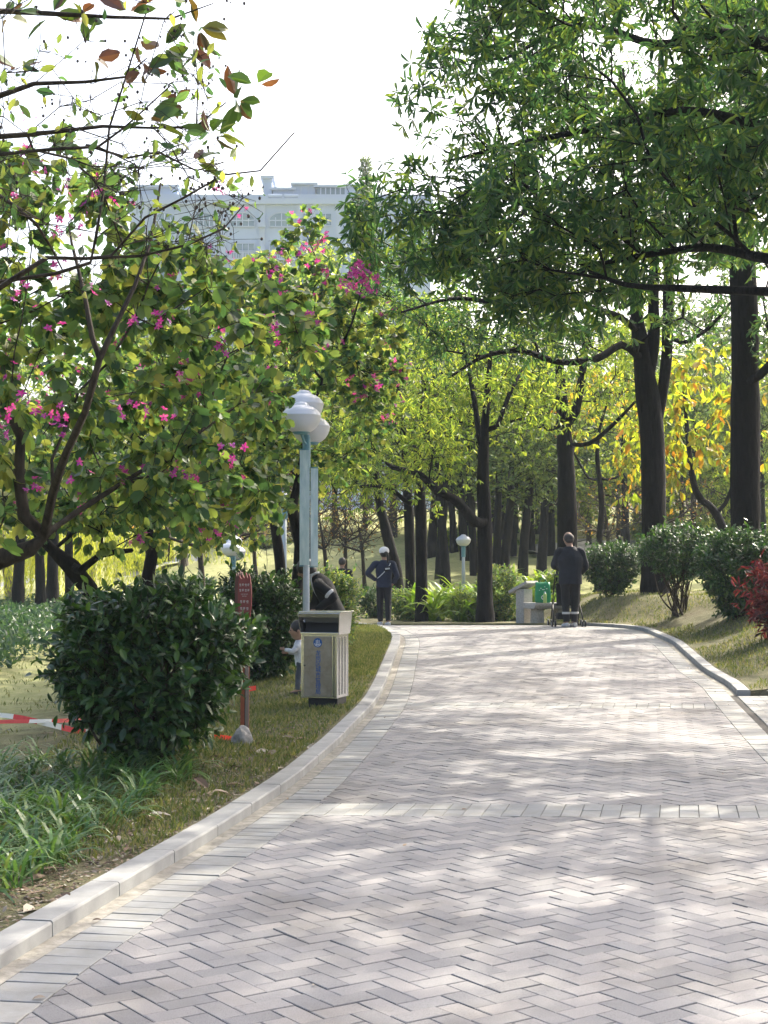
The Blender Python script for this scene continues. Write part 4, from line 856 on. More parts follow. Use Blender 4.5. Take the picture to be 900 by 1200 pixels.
def lamp(name, px, Y, ytop, label, nb=3, banner=True, gs=.225, rp=.037):
    b = onground(px, Y); root = empty(name, tuple(b), label, 'street lamp'); Ht = A(px, ytop, Y)[2] - b[2]; hp = Ht - .46 * gs / .225
    md = MD(); tube(md, [(0, 0, -.05), (0, 0, hp * .45), (0, 0, hp)], [rp * 1.15, rp, rp * .85], 20); md.build('pole', mpost, root, smooth=True)
    md = MD(); lathe(md, [(0, 0), (rp * 2.6, 0), (rp * 2.6, .03), (rp * 1.4, .06), (rp * 1.3, .16), (0, .16)]); md.build('base', mpost, root)
    md = MD(); lathe(md, [(0, hp - .36), (rp * 1.25, hp - .36), (rp * 1.25, hp - .02), (rp * .9, hp + .02), (0, hp + .02)]); md.build('collar', mteal, root)
    kk = gs / .225
    for i in range(nb):
        if i == nb - 1: off = np.array([-.03 * kk, .02, hp + .19 * kk]) if nb > 1 else np.array([0, 0, hp]); st = (0, 0, hp - .02)
        else:
            off = np.array([[-.05, -.22, .03], [.035, .24, -.05]][i]) * kk + [0, 0, hp]; st = (0, 0, hp - .1)
        md = MD(); tube(md, [st, (np.array(st) + off) / 2 - [0, 0, .03], off + [0, 0, -.01]], [.016] * 3, 8); arm = md.build('arm', mteal, root, smooth=True)
        md = MD(); s = gs; c = tuple(off)
        lathe(md, [(0, 0), (s * .45, .002), (s * .60, .02 * kk), (s * .78, .055 * kk), (s * .91, .10 * kk), (s * .98, .145 * kk), (s * 1.0, .175 * kk), (s * 1.02, .182 * kk), (s * 1.02, .192 * kk), (s * .99, .198 * kk), (s * .93, .225 * kk), (s * .80, .258 * kk), (s * .62, .285 * kk), (s * .44, .300 * kk), (s * .40, .306 * kk), (s * .36, .325 * kk), (s * .24, .342 * kk), (s * .1, .348 * kk), (0, .349 * kk)], c, 40)
        gl_ = md.build('globe', mw, root, smooth=True)
        md = MD(); lathe(md, [(0, -.022), (s * .34, -.022), (s * .45, -.004), (s * .45, .012), (0, .012)], c, 20); md.build('collar', mteal, gl_)
    if banner:
        for (x0, x1, zt, zb, rot) in [(-.075, .04, Ht - .62, Ht - 1.94, -.5), (.05, .135, Ht - .83, Ht - 1.95, .35)]:
            rows = []
            for t in np.linspace(0, 1, 14): 
                z = zt + (zb - zt) * t; rows.append([[x0 + (x1 - x0) * u, -.06 + (x0 + (x1 - x0) * u) * math.tan(rot) * .5 + .006 * math.sin(9 * t + 5 * u), z] for u in np.linspace(0, 1, 5)])
            rows = np.array(rows); md = MD(); md.grid(rows); md.grid(rows[:, ::-1] + [0, .008, 0]); bo = md.build('banner', mban, root, smooth=True)
            md = MD(); 
            for z in (zt + .01, zb - .01): tube(md, [(0, 0, z), (x0, -.06, z) if abs(x0) > abs(x1) else (x1, -.06, z)], [.007, .007], 6)
            md.build('bracket', mteal, bo)
    return root
lamp('street_lamp', 359, 17.0, 465, 'pale lamp post with three white saucer globes and teal banners behind the steel bin')
lamp('street_lamp', 274, 31.0, 630, 'small lamp with white saucer globes seen just above the big shrub, by the red sign', nb=3, gs=.2)
lamp('street_lamp', 333, 33.0, 572, 'slim white lamp pole between the black bauhinia trunks', nb=1, banner=False, gs=.16, rp=.06)
lamp('street_lamp', 543, 48.0, 622, 'far pale lamp among the grove trunks left of the limbed black tree', nb=1, banner=False, gs=.24, rp=.055)

# --- litter bin
b = onground(381, 14.75); b[2] += KH * .75 - .01
root = empty('litter_bin', tuple(b), 'stainless steel litter bin with blue lettering on its door and an open hooded top', 'litter bin', rz=R(-17))
W, D, Z0, Z1 = .37, .35, .10, .725
md = MD(); md.box((0, 0, (Z0 + Z1) / 2), (W, D, Z1 - Z0)); 
for sx in (-1, 1):
    for sy in (-1, 1): md.box((sx * (W / 2 - .008), sy * (D / 2 - .008), (Z0 + Z1) / 2), (.022, .022, Z1 - Z0 + .004))
md.build('body', msteel, root, bevel=.004)
md = MD(); md.box((.02, .02, .05), (W * .82, D * .8, .105)); md.build('base', mdark, root, bevel=.004)
md = MD(); md.box((-.012, -D / 2 - .006, (Z0 + Z1) / 2), (W - .08, .010, Z1 - Z0 - .035)); door = md.build('door', msteel2, root, bevel=.002)
md = MD(); lathe(md, [(0, 0), (.009, 0), (.009, .006), (0, .006)], k=12); lk = md.build('lock', mdark, door); lk.location = (-.145, -D / 2 - .012, .42); lk.rotation_euler = (R(90), 0, 0)
md = MD(); md.box((W / 2 - .03, -D / 2 - .005, (Z0 + Z1) / 2), (.006, .008, Z1 - Z0 - .03)); md.build('hinge', mdark, root)
for sx_ in (-.09, .0, .09):
    md = MD(); md.box((W / 2 + .004, sx_, (Z0 + Z1) / 2), (.006, .03, Z1 - Z0 - .06)); md.build('side_rib', msteel, root, bevel=.002)
# hood: flat lid, raked side cheeks, dark mouth, hanging flap
md = MD(); md.box((.015, .0, .945), (.44, .40, .014), None); md.build('lid', msteel, root, bevel=.003)
for sx in (-1, 1):
    md = MD(); pr = [(-.205, .938), (.19, .938), (.175, .725), (-.165, .725), (-.205, .90)]
    prism(md, pr, 0, .008, lambda p, sx=sx: (sx * (.197 + (p[1] - .725) * .09) + (-.008 + p[2]) + .008, p[0], p[1])); md.build('hood_cheek', msteel, root, bevel=.002)
md = MD(); md.box((0.01, .175, .83), (.385, .008, .21)); md.build('hood_back', msteel, root)
md = MD(); R3 = rx_(R(-20)); md.box((0.0, -.06, .80), (.36, .01, .16), R3); md.box((0, .02, .732), (.37, .30, .01)); md.build('mouth', mdark, root)
md = MD(); md.box((.005, -.195, .915), (.425, .012, .045), rx_(R(12))); md.box((.005, -.175, .735), (.39, .03, .022)); md.build('rim', msteel, root, bevel=.003)
md = MD(); md.box((.005, -.120, .865), (.37, .006, .06), rx_(R(-35))); md.build('flap', msteel, root)
mblue = mat_plain('blue_print', G(.01, .08, .28), .5, c2=G(.01, .07, .25))
yf = -D / 2 - .0125
text_mesh('\n'.join('龙岗区城市管理局'), .058, 'lettering', mblue, door, (-.005, yf, .352), (R(90), 0, 0), .0005, .93)
md = MD(); a = np.linspace(0, 2 * math.pi, 33)[:-1]; md.add([(math.cos(t) * .046, 0, math.sin(t) * .046) for t in a], [tuple(range(32))]); em = md.build('emblem', mblue, door); em.location = (-.01, yf, .645)
mwp = mat_plain('white_print', G(.75, .75, .75), .5)
md = MD()
for q in range(14):
    t0, t1 = R(190 + q * 11.4), R(190 + (q + 1) * 11.4); md.add([(math.cos(t) * r, 0, math.sin(t) * r) for t, r in ((t0, .036), (t1, .036), (t1, .030), (t0, .030))], [(0, 1, 2, 3)])
for (x0, x1, z0, z1) in [(-.018, -.012, -.016, .026), (.012, .018, -.016, .026), (-.003, .003, -.010, .030), (-.018, .018, -.022, -.016)]: md.add([(x0, 0, z0), (x1, 0, z0), (x1, 0, z1), (x0, 0, z1)], [(0, 1, 2, 3)])
e2 = md.build('emblem_mark', mwp, door); e2.location = (-.01, yf - .001, .645)

# --- red information sign on its stake, rock at the foot
b = onground(286, 12.0); b[2] += .02; Zt = A(286, 668, 12)[2] - b[2]
root = empty('information_sign', tuple(b), 'dark red leaf-shaped sign board with white characters on an orange-brown stake', 'sign', rz=R(-28))
mred = mat_noise('sign_red', G(.17, .012, .018), G(.24, .022, .028), 6, .45, 0); mred2 = mat_noise('sign_red_dark', G(.07, .006, .01), G(.10, .01, .015), 6, .45, 0); mor = mat_noise('stake', G(.26, .05, .02), G(.42, .10, .04), 12, .6, .1)
md = MD(); md.box((0, .02, Zt * .5 - .1), (.055, .05, Zt * 1.0 - .15)); md.build('stake', mor, root, bevel=.003)
md = MD(); md.box((.031, .0, Zt * .3), (.008, .052, Zt * .58)); md.build('stake_edge', mdark, root)
ol = [(0, -.235), (.028, -.20), (.052, -.13), (.064, -.05), (.066, .04), (.06, .12), (.052, .175), (.04, .205), (.03, .165), (.012, .215), (-.002, .165), (-.02, .20), (-.032, .16), (-.05, .19), (-.062, .12), (-.066, .03), (-.064, -.06), (-.05, -.14), (-.028, -.20)]
md = MD(); prism(md, [(u, v) for u, v in ol], 0, .012, lambda p: (p[0] + .035, -.032 - p[2], p[1] + Zt - .235)); bd = md.build('board', mred, root)
md = MD(); prism(md, [(u * .62, v * .98) for u, v in ol], 0, .02, lambda p: (p[0] - .055, .0 - p[2] + .03, p[1] + Zt - .215)); md.build('side_board', mred2, root)
md = MD()
for row, (zz, n_, s) in enumerate([(.115, 4, .021), (.072, 4, .021), (.04, 6, .009), (.024, 4, .009), (-.02, 3, .024), (-.075, 3, .024)]):
    for i in range(n_):
        cx = .035 + (i - (n_ - 1) / 2) * s * 1.25; cz_ = Zt - .235 + zz; yy = -.0455
        for (u0, u1, v0, v1) in ([(-.4, .4, .35, .45), (-.4, .4, -.05, .05), (-.05, .05, -.45, .45), (-.4, -.3, -.4, .4)] if i % 2 else [(-.4, .4, .3, .4), (-.4, .4, -.45, -.35), (.1, .2, -.4, .4), (-.35, -.25, -.1, .4), (-.4, .4, 0, .08)]):
            md.add([(cx + u * s, yy, cz_ + v * s) for u, v in ((u0, v0), (u1, v0), (u1, v1), (u0, v1))], [(0, 1, 2, 3)])
md.build('lettering', mwp, bd)
bmm = bmesh.new(); bmesh.ops.create_icosphere(bmm, subdivisions=3, radius=1)
for v in bmm.verts: v.co *= 1 + .12 * math.sin(v.co.x * 3.1 + v.co.z * 2) + .09 * math.sin(v.co.y * 5 + v.co.x * 4) + .04 * math.sin(v.co.z * 11 + v.co.x * 7)
for v in bmm.verts: v.co = Vector((v.co.x * .088, v.co.y * .09, v.co.z * .11 + .045))
me = bpy.data.meshes.new('rock'); bmm.to_mesh(me); bmm.free(); me.materials.append(mat_noise('rock', G(.16, .15, .14), G(.38, .36, .33), 18, .9, .8, .01)); o = bpy.data.objects.new('rock', me); C.objects.link(o)
bb = onground(285, 11.75); o.location = (bb[0], bb[1], bb[2] + .03); tag(o, 'grey rock propped at the foot of the orange-brown sign stake', 'rock')
# --- barrier tapes
mtw = mat_leaf('tape_white', [G(.75, .75, .73), G(.78, .77, .75)], .3, .3, .8); mtr = mat_leaf('tape_red', [G(.62, .05, .05), G(.66, .07, .06)], .35, .3, 1)
def tape(name, pts, label, tw=1.5, ww=.05):
    q, _ = smooth_line(pts, [1] * len(pts), .03); md = MD(); n = len(q); s = 0
    for i in range(n - 1):
        a0 = math.sin(i * .021 * tw) * .7 + .25; a1 = math.sin((i + 1) * .021 * tw) * .7 + .25; f = lambda a: np.array([0, math.sin(a), math.cos(a)]) * ww / 2
        md.add([q[i] - f(a0), q[i + 1] - f(a1), q[i + 1] + f(a1), q[i] + f(a0)], [(0, 1, 2, 3)], mi=int((i * .03) / .26) % 2)
    tag(md.build(name, mats=[mtw, mtr]), label, 'barrier tape')
tape('barrier_tape', [A(-260, 826, 13.6), A(-120, 832, 13.3), A(0, 838, 13.1), A(50, 847, 13.0), A(95, 857, 12.9), A(180, 868, 12.6), A(250, 864, 12.3), A(283, 868, 12.05)], 'red and white barrier tape sagging down to the foot of the sign stake')
tape('barrier_tape', [A(-260, 862, 12.6), A(-120, 852, 12.8), A(0, 846, 12.95), A(50, 845, 13.0), A(95, 843, 13.2), A(180, 832, 13.8), A(253, 815, 14.6), A(300, 806, 15.2)], 'red and white barrier tape running level and rising behind the big shrub', 1.1)

# --- stone plinth, stone bench, bag, bottle
mst = mat_noise('granite', G(.24, .235, .22), G(.38, .37, .35), 30, .8, .2, .004)
b = onground(614, 31.2); root = empty('stone_plinth', tuple(b), 'pale stone plinth with a sloping top slab beside the green bag', 'plinth', rz=R(-38))
md = MD(); md.box((0, 0, .36), (.20, .34, .80)); md.build('pillar', mst, root, bevel=.008)
md = MD(); md.box((-.02, 0, .80), (.50, .46, .06), np.array([[math.cos(R(-26)), 0, math.sin(R(-26))], [0, 1, 0], [-math.sin(R(-26)), 0, math.cos(R(-26))]])); md.build('slab', mst, root, bevel=.006)
b = onground(640, 30.9); root = empty('stone_bench', tuple(b), 'low stone bench on two thick legs carrying the green bag', 'bench', rz=R(24)); zb = b[2]
md = MD(); prism(md, [(-.21, .35), (.21, .35), (.27, .42), (.27, .47), (-.27, .47), (-.27, .42)], -.42, .5, lambda p: (p[2], p[0], p[1])); md.build('seat', mst, root, bevel=.008)
for x in (-.22, .30):
    md = MD(); prism(md, [(-.15, -.05), (.15, -.05), (.12, .36), (-.12, .36)], -.09, .09, lambda p, x=x: (x + p[2], p[0], p[1])); md.build('leg', mat_noise('granite_dark', G(.22, .20, .17), G(.38, .36, .31), 25, .85, .3, .005) if x < 0 else bpy.data.materials['granite_dark'], root, bevel=.01)
c = A(636, 690, 30.75); root = empty('shopping_bag', (c[0], 30.75, zb + .475), 'bright green shopping bag with white marks standing on the stone bench', 'bag')
mgr = mat_noise('bag_green', G(.005, .17, .06), G(.01, .26, .10), 7, .5, .5, .02)
md = MD(); rows = []
for z, wx, wy in [(0, .15, .10), (.06, .165, .11), (.2, .16, .10), (.34, .155, .085), (.42, .15, .06), (.425, .12, .02)]:
    rows.append([[wx * (abs(math.cos(a)) ** .45) * np.sign(math.cos(a)) + .006 * math.sin(17 * z + 3 * a), wy * (abs(math.sin(a)) ** .45) * np.sign(math.sin(a)) + .006 * math.sin(23 * z + 5 * a), z + .012 * math.sin(4 * a) * z] for a in np.linspace(0, 2 * math.pi, 28, endpoint=False)])
md.grid(np.array(rows), close=True); md.add([r for r in rows[0]], [tuple(range(28))[::-1]]); md.build('body', mgr, root, smooth=True)
for y in (-.05, .05):
    md = MD(); tube(md, *smooth_line([(-.07, y, .40), (-.06, y, .47), (0, y, .50), (.06, y, .47), (.07, y, .40)], [.006] * 5, .02), 6); md.build('handle', mgr, root, smooth=True)
md = MD(); q = [(math.cos(t) * .045, -.119, .11 + math.sin(t) * .045) for t in a]; q2 = [(math.cos(t) * .027, -.1195, .11 + math.sin(t) * .027) for t in a]
md.grid(np.array([q, q2]), close=True)
for i, (x, z, w_) in enumerate([(-.05, .30, .03), (0, .27, .05), (.07, .29, .03), (.03, .33, .02), (-.08, .26, .02)]): md.box((x, -.119, z), (w_, .002, .012))
md.build('print', mwp, root)
c = A(639, 700, 30.45); root = empty('drink_bottle', (c[0], 30.52, zb + .472), 'slim pale green bottle with white cap in front of the green bag', 'bottle')
md = MD(); lathe(md, [(0, 0), (.034, 0), (.036, .01), (.036, .16), (.028, .19), (.018, .2), (0, .2)]); md.build('body', mat_plain('drink', G(.38, .52, .16), .3), root, smooth=True)
md = MD(); lathe(md, [(0, .2), (.02, .2), (.02, .235), (0, .235)]); md.build('cap', mw, root)

# --- building in the haze
YB = 190; kB = YB / F
bx0, bx1 = (150 - 450) * kB, (505 - 450) * kB; zp = A(300, 232, YB)[2]; gb = gz(0, YB) - 2
root = empty('apartment_building', ((bx0 + bx1) / 2, YB, gb), 'pale hazy apartment block with arched top windows and roof terraces, far behind the treetops', 'building'); ox, oy, oz = (bx0 + bx1) / 2, YB, gb
def lb(md, x0, x1, y0, y1, z0, z1): md.box(((x0 + x1) / 2 - ox, (y0 + y1) / 2 - oy, (z0 + z1) / 2 - oz), (x1 - x0, y1 - y0, z1 - z0))
mwall = mat_noise('hazed_facade', G(.33, .40, .52), G(.37, .44, .56), .3, .9, 0); mglass = mat_noise('far_glass', G(.10, .16, .19), G(.15, .22, .25), .5, .2, 0); mtrim = mat_plain('trim', G(.40, .46, .56), .8)  # pale blue of the distant haze partly mixed into the wall colour
px2x = lambda p: (p - 450) * kB
z_of = lambda y: HC + (665 - y) * kB * 1.0
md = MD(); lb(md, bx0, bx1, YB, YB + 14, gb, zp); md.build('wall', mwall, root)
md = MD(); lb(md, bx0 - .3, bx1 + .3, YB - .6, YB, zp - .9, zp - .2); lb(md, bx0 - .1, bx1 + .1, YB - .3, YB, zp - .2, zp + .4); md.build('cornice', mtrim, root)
md = MD()
for p in (168, 206, 222, 252, 260, 306, 350, 366, 396, 440): lb(md, px2x(p) - .35, px2x(p) + .35, YB - .28, YB - .002, gb, zp - .9)
md.build('pilaster', mtrim, root)
for fl in range(7):
    zt = z_of(247) - fl * 3.32; 
    for ci, p in enumerate((191, 237, 283, 329)):
        xc = px2x(p); hw = 14 * kB; md = MD(); arch = fl == 0
        if arch: ol_ = [(-hw, -1.75), (hw, -1.75)] + [(hw * math.cos(t), hw * .62 * math.sin(t) - .95 + .0) for t in np.linspace(0, math.pi, 15)]
        else: ol_ = [(-hw, -2.6), (hw, -2.6), (hw, -.6), (-hw, -.6)]
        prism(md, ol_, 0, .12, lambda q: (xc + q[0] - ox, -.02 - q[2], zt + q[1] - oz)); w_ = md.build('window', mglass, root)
        md = MD()
        for u in (-1, -.5, 0, .5, 1): lb(md, xc + u * hw - .06, xc + u * hw + .06, YB - .2, YB - .141, zt - (1.75 if arch else 2.6), zt - (.98 if arch and abs(u) == 1 else (.55 if arch and abs(u) == .5 else (.05 if arch else .6))))
        for v in ((1.75, .95) if arch else (2.6, 1.6, .6)): lb(md, xc - hw - .08, xc + hw + .08, YB - .215, YB - .143, zt - v - .07, zt - v + .07)
        if arch:
            tt_ = np.linspace(0, math.pi, 17); ri = [[(xc + r * math.cos(t) * 1 - ox, -.2 - .05 * (r > hw), zt + r * .62 * math.sin(t) - .95 - oz) for t in tt_] for r in (hw, hw + .22)]
            md.grid(np.array(ri)[:, ::-1])
        md.build('frame', mtrim, w_)
        if fl:
            md = MD(); lb(md, xc - hw - .3, xc + hw + .3, YB - 1.0, YB - .003, zt - 3.0, zt - 2.75); lb(md, xc - hw - .2, xc + hw + .2, YB - .98, YB - .88, zt - 1.98, zt - 1.88)
            for u in np.linspace(-1, 1, 15): lb(md, xc + u * hw - .05, xc + u * hw + .05, YB - .97, YB - .89, zt - 2.75, zt - 1.96)
            md.build('balcony', mtrim, root)
    for p, hwp in ((360, 5), (381, 6.5), (418, 6.5), (470, 6.5)):
        xc = px2x(p); hw = hwp * kB; md = MD(); lb(md, xc - hw, xc + hw, YB - .14, YB - .02, zt - 1.6, zt - .1); w_ = md.build('window', mglass, root)
        md = MD(); lb(md, xc - .05, xc + .05, YB - .2, YB - .141, zt - 1.6, zt - .1); lb(md, xc - hw - .1, xc + hw + .1, YB - .2, YB - .143, zt - 1.72, zt - 1.58); md.build('frame', mtrim, w_)
    for p in (306, 371):
        md = MD(); lb(md, px2x(p) - .45, px2x(p) + .45, YB - .75, YB - .29, zt - 1.9, zt - 1.2); md.build('air_conditioner', mtrim, root)
for nm, a_ in [('roof_room', (-150, -120, 0, 0)), ('roof_room', (306, 317, 203, 232)), ('roof_room', (342, 369, 211, 232)), ('greenhouse', (369, 404, 214, 232)), ('roof_room', (404, 424, 213, 232)), ('roof_room', (156, 205, 214, 232)), ('roof_room', (318, 342, 217, 232))]:
    if a_[0] < 0: continue
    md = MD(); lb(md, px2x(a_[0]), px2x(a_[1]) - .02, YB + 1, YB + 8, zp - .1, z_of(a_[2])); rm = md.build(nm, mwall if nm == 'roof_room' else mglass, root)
    md = MD(); lb(md, px2x(a_[0]) - .3, px2x(a_[1]) + .28, YB + .6, YB + 8.4, z_of(a_[2]) + .003, z_of(a_[2]) + .3); md.build('roof', mtrim, rm)
    if nm == 'greenhouse' or a_[0] == 342:
        md = MD()
        for p in np.linspace(a_[0], a_[1], 7 if nm == 'greenhouse' else 4): lb(md, px2x(p) - .07, px2x(p) + .07, YB + .8, YB + .99, zp, z_of(a_[2]))
        md.build('post', mtrim, rm)
for p in (322, 341):
    md = MD(); tube(md, [(px2x(p) - .95 - ox, -.1, z_of(227) - oz), (px2x(p) + .85 - ox, -.1, z_of(227) - oz)], [.33, .33], 12); lb(md, px2x(p) - .8, px2x(p) + .7, YB + .2, YB + .4, zp, z_of(229)); md.build('water_tank', mtrim, root, smooth=False)

# ================================================================== PEOPLE
def etube(md, pts, rx, ry, side, k=20):
    pts = np.asarray(pts, float); side = nrm(np.asarray(side, float)); T = nrm(np.gradient(pts, axis=0)); a = np.linspace(0, 2 * math.pi, k, endpoint=False); rows = []
    for p, t, x_, y_ in zip(pts, T, rx, ry):
        s = nrm(side - t * np.dot(side, t)); f = np.cross(t, s); rows.append([p + s * math.cos(q) * x_ + f * math.sin(q) * y_ for q in a])
    b0 = md.n; md.grid(np.array(rows), close=True); n = len(rows)
    md.L += [np.arange(k)[::-1] + b0, np.arange(k) + b0 + (n - 1) * k]; md.T += [np.array([k])] * 2; md.mi += [np.array([0])] * 2
def ball(md, c, r, Rm=None, k=16):
    rows = []
    for th in np.linspace(.02, math.pi - .02, 12):
        rows.append([[math.sin(th) * math.cos(p), math.sin(th) * math.sin(p), math.cos(th)] for p in np.linspace(0, 2 * math.pi, k, endpoint=False)])
    v = np.array(rows) * np.asarray(r); 
    if Rm is not None: v = v @ np.asarray(Rm).T
    b0 = md.n; md.grid((v + np.asarray(c))[::-1], close=True); md.L += [np.arange(k)[::-1] + b0, np.arange(k) + b0 + 11 * k]; md.T += [np.array([k])] * 2; md.mi += [np.array([0])] * 2
def remesh(md, name, mat, parent, vox, sm=2):
    o = md.build(name, mat); r = o.modifiers.new('r', 'REMESH'); r.mode = 'VOXEL'; r.voxel_size = vox; r.use_smooth_shade = True
    s = o.modifiers.new('s', 'SMOOTH'); s.iterations = sm; s.factor = .5
    dg = bpy.context.evaluated_depsgraph_get(); me = bpy.data.meshes.new_from_object(o.evaluated_get(dg)); bpy.data.objects.remove(o); me.name = name
    q = bpy.data.objects.new(name, me); C.objects.link(q); q.parent = parent
    me.materials.clear(); me.materials.append(mat); return q
def limb(md, pts, rad): tube(md, *smooth_line(pts, rad, .03), 12)
def hand(md, w, d, n, s=1.):   # wrist, direction, palm normal
    d = nrm(np.asarray(d, float)); n = np.asarray(n, float); n = nrm(n - d * np.dot(n, d)); sd_ = np.cross(d, n)
    etube(md, [w - d * .02 * s, w + d * .03 * s, w + d * .075 * s, w + d * .095 * s], [.022 * s, .034 * s, .04 * s, .036 * s], [.018 * s, .015 * s, .014 * s, .01 * s], sd_, 12)
    for i, (o_, l) in enumerate([(-.03, .066), (-.0105, .078), (.0095, .073), (.029, .058)]):
        p = w + d * .088 * s + sd_ * o_ * s; p1 = p + (d + n * .25) * l * .5 * s; p2 = p1 + (d * .7 + n * .7) * l * .5 * s; tube(md, [p - d * .01 * s, p1, p2], np.array([.0098, .009, .0075]) * s, 8)
    p = w + d * .02 * s - sd_ * .028 * s; p1 = p + (d * .6 - sd_ * .7 + n * .3) * .035 * s; tube(md, [p, p1, p1 + (d * .9 - sd_ * .1 + n * .4) * .032 * s], np.array([.013, .0115, .009]) * s, 8)
mskin = mat_noise('skin', G(.28, .16, .10), G(.34, .20, .14), 20, .5, .05, .002); mhair = mat_noise('hair', G(.008, .007, .006), G(.03, .024, .02), 60, .55, .4, .004, dim=(1, 1, .3)); mnavy = mat_noise('navy_cloth', G(.003, .004, .009), G(.009, .012, .022), 9, .85, .5, .02); mblk = mat_noise('black_cloth', G(.003, .003, .004), G(.010, .010, .012), 9, .85, .5, .02); mwhite = mat_plain('white_cloth', G(.5, .5, .5), .8)
def person(loc, label, H, J, top, bot, shoe, face=(0, 1, 0), rzv=0., voxel=.007, head_s=1., hair='short', hem=None, wf=1., group=None, jackw=1.):
    """J: joints in units of H"""
    root = empty('person', tuple(loc), label, 'person', group, rz=rzv); j = {k: np.array(v, float) * H for k, v in J.items()}
    f = nrm(np.array(face, float)); hd = j['head']; side = nrm(np.cross(f, [0, 0, 1.])); up = np.cross(side, f); Rm = np.stack([side, f, up], 1); hs = .062 * H * head_s
    sp = [j['pelvis'], (j['pelvis'] + j['chest']) / 2, j['chest'], j['neck']]; sdv = j['shR'] - j['shL']
    md = MD()
    etube(md, smooth_line([j['pelvis'] - [0, 0, .02 * H]] + sp, [1] * 5, .05)[0], *[np.interp(np.linspace(0, 1, len(smooth_line([j['pelvis'] - [0, 0, .02 * H]] + sp, [1] * 5, .05)[0])), [0, .35, .7, .92, 1], np.array(v) * H * wf) for v in ([.088, .075, .092, .06, .034], [.058, .052, .062, .045, .034])], sdv)
    limb(md, [j['neck'] - [0, 0, .01 * H], j['neck'] * .5 + hd * .5, hd - up * hs * .3], [.034 * H, .031 * H, .032 * H])
    ball(md, hd, (hs * .82, hs * 1.0, hs * 1.15), Rm); ball(md, hd + f * hs * .25 - up * hs * .62, (hs * .55, hs * .6, hs * .55), Rm)
    md_n = MD(); ball(md, hd + f * hs * 1.02 - up * hs * .1, (hs * .13, hs * .2, hs * .2), Rm, 8)
    for s in (-1, 1): ball(md, hd + side * s * hs * .84 - up * hs * .08, (hs * .1, hs * .2, hs * .28), Rm, 8)
    for s, L_ in ((-1, 'L'), (1, 'R')):
        limb(md, [j['sh' + L_], j['el' + L_], j['wr' + L_]], [.030 * H, .024 * H, .016 * H]); 
        dv = j.get('hd' + L_); dv = (j['wr' + L_] - j['el' + L_]) if dv is None else dv
        hand(md, j['wr' + L_], dv, np.array([-s * .6, .8, 0]), H / 1.72)
        limb(md, [j['hip' + L_], j['kn' + L_], j['an' + L_]], [.052 * H * wf, .034 * H, .022 * H])
        ft = j.get('ft' + L_); ft = f * [1, 1, 0] if ft is None else ft; ft = nrm(ft); limb(md, [j['an' + L_], j['an' + L_] + ft * .05 * H - [0, 0, .018 * H], j['an' + L_] + ft * .10 * H - [0, 0, .026 * H]], [.024 * H, .022 * H, .014 * H])
    body = remesh(md, 'body', mskin, root, voxel)
    # eyes and mouth
    me_ = MD()
    for s in (-1, 1): ball(me_, hd + f * hs * .93 + side * s * hs * .33 + up * hs * .08, (hs * .12, hs * .07, hs * .08), Rm, 8)
    me_.build('eye', mhair, body, smooth=True); mo = MD(); ball(mo, hd + f * hs * .86 - up * hs * .52, (hs * .24, hs * .05, hs * .06), Rm, 8); mo.build('mouth', mat_plain('lips', G(.35, .12, .10), .5) if 'lips' not in bpy.data.materials else bpy.data.materials['lips'], body, smooth=True)
    # top
    md = MD(); q = smooth_line([j['pelvis'] - nrm(j['chest'] - j['pelvis']) * .045 * H * (hem or 1)] + sp, [1] * 5, .05)[0]; tt_ = np.linspace(0, 1, len(q))
    etube(md, q, np.interp(tt_, [0, .35, .68, .88, .97, 1], np.array([.101, .096, .112, .088, .046, .044]) * H * wf * jackw), np.interp(tt_, [0, .35, .7, .9, 1], np.array([.072, .070, .078, .058, .042]) * H * wf), sdv)
    for s in 'LR': limb(md, [j['chest'] * .35 + j['neck'] * .2 + j['sh' + s] * .45, j['sh' + s] * 1. - [0, 0, .012 * H], (j['sh' + s] + j['el' + s]) / 2, j['el' + s], (j['el' + s] + j['wr' + s]) / 2, j['wr' + s] - (j['wr' + s] - j['el' + s]) * .04], np.array([.040, .041, .038, .036, .031, .025]) * H)
    remesh(md, 'top', top, root, voxel * 1.3)
    md = MD(); pv = j['pelvis']; etube(md, [pv + [0, 0, .04 * H], pv, pv - [0, 0, .045 * H]], np.array([.086, .092, .08]) * H * wf, np.array([.06, .066, .06]) * H * wf, j['hipR'] - j['hipL'])
    for s in 'LR': limb(md, [j['hip' + s], (j['hip' + s] + j['kn' + s]) / 2, j['kn' + s], (j['kn' + s] + j['an' + s]) / 2, j['an' + s] + [0, 0, .01 * H]], np.array([.058 * wf, .05, .043, .038, .034]) * H * (1 if wf >= 1 else .93))
    remesh(md, 'trousers', bot, root, voxel * 1.3)
    for s in 'LR':
        md = MD(); ft = j.get('ft' + s); ft = f * [1, 1, 0] if ft is None else ft; ft = nrm(ft); an = j['an' + s] * [1, 1, 0]
        etube(md, [an - ft * .042 * H + [0, 0, .022 * H], an + [0, 0, .026 * H], an + ft * .06 * H + [0, 0, .02 * H], an + ft * .108 * H + [0, 0, .014 * H]], np.array([.022, .026, .029, .018]) * H, np.array([.022, .028, .02, .012]) * H, np.cross(ft, [0, 0, 1.])); remesh(md, 'shoe', shoe, root, voxel)
    md = MD()
    if hair == 'short': ball(md, hd + up * hs * .22 - f * hs * .10, (hs * .92, hs * 1.03, hs * 1.08), Rm); ball(md, hd - f * hs * .5 - up * hs * .1, (hs * .72, hs * .6, hs * .7), Rm)
    if hair == 'bob': ball(md, hd + up * hs * .22 - f * hs * .12, (hs * 1.0, hs * 1.12, hs * 1.12), Rm); ball(md, hd - f * hs * .45 - up * hs * .3, (hs * .95, hs * .75, hs * .95), Rm)
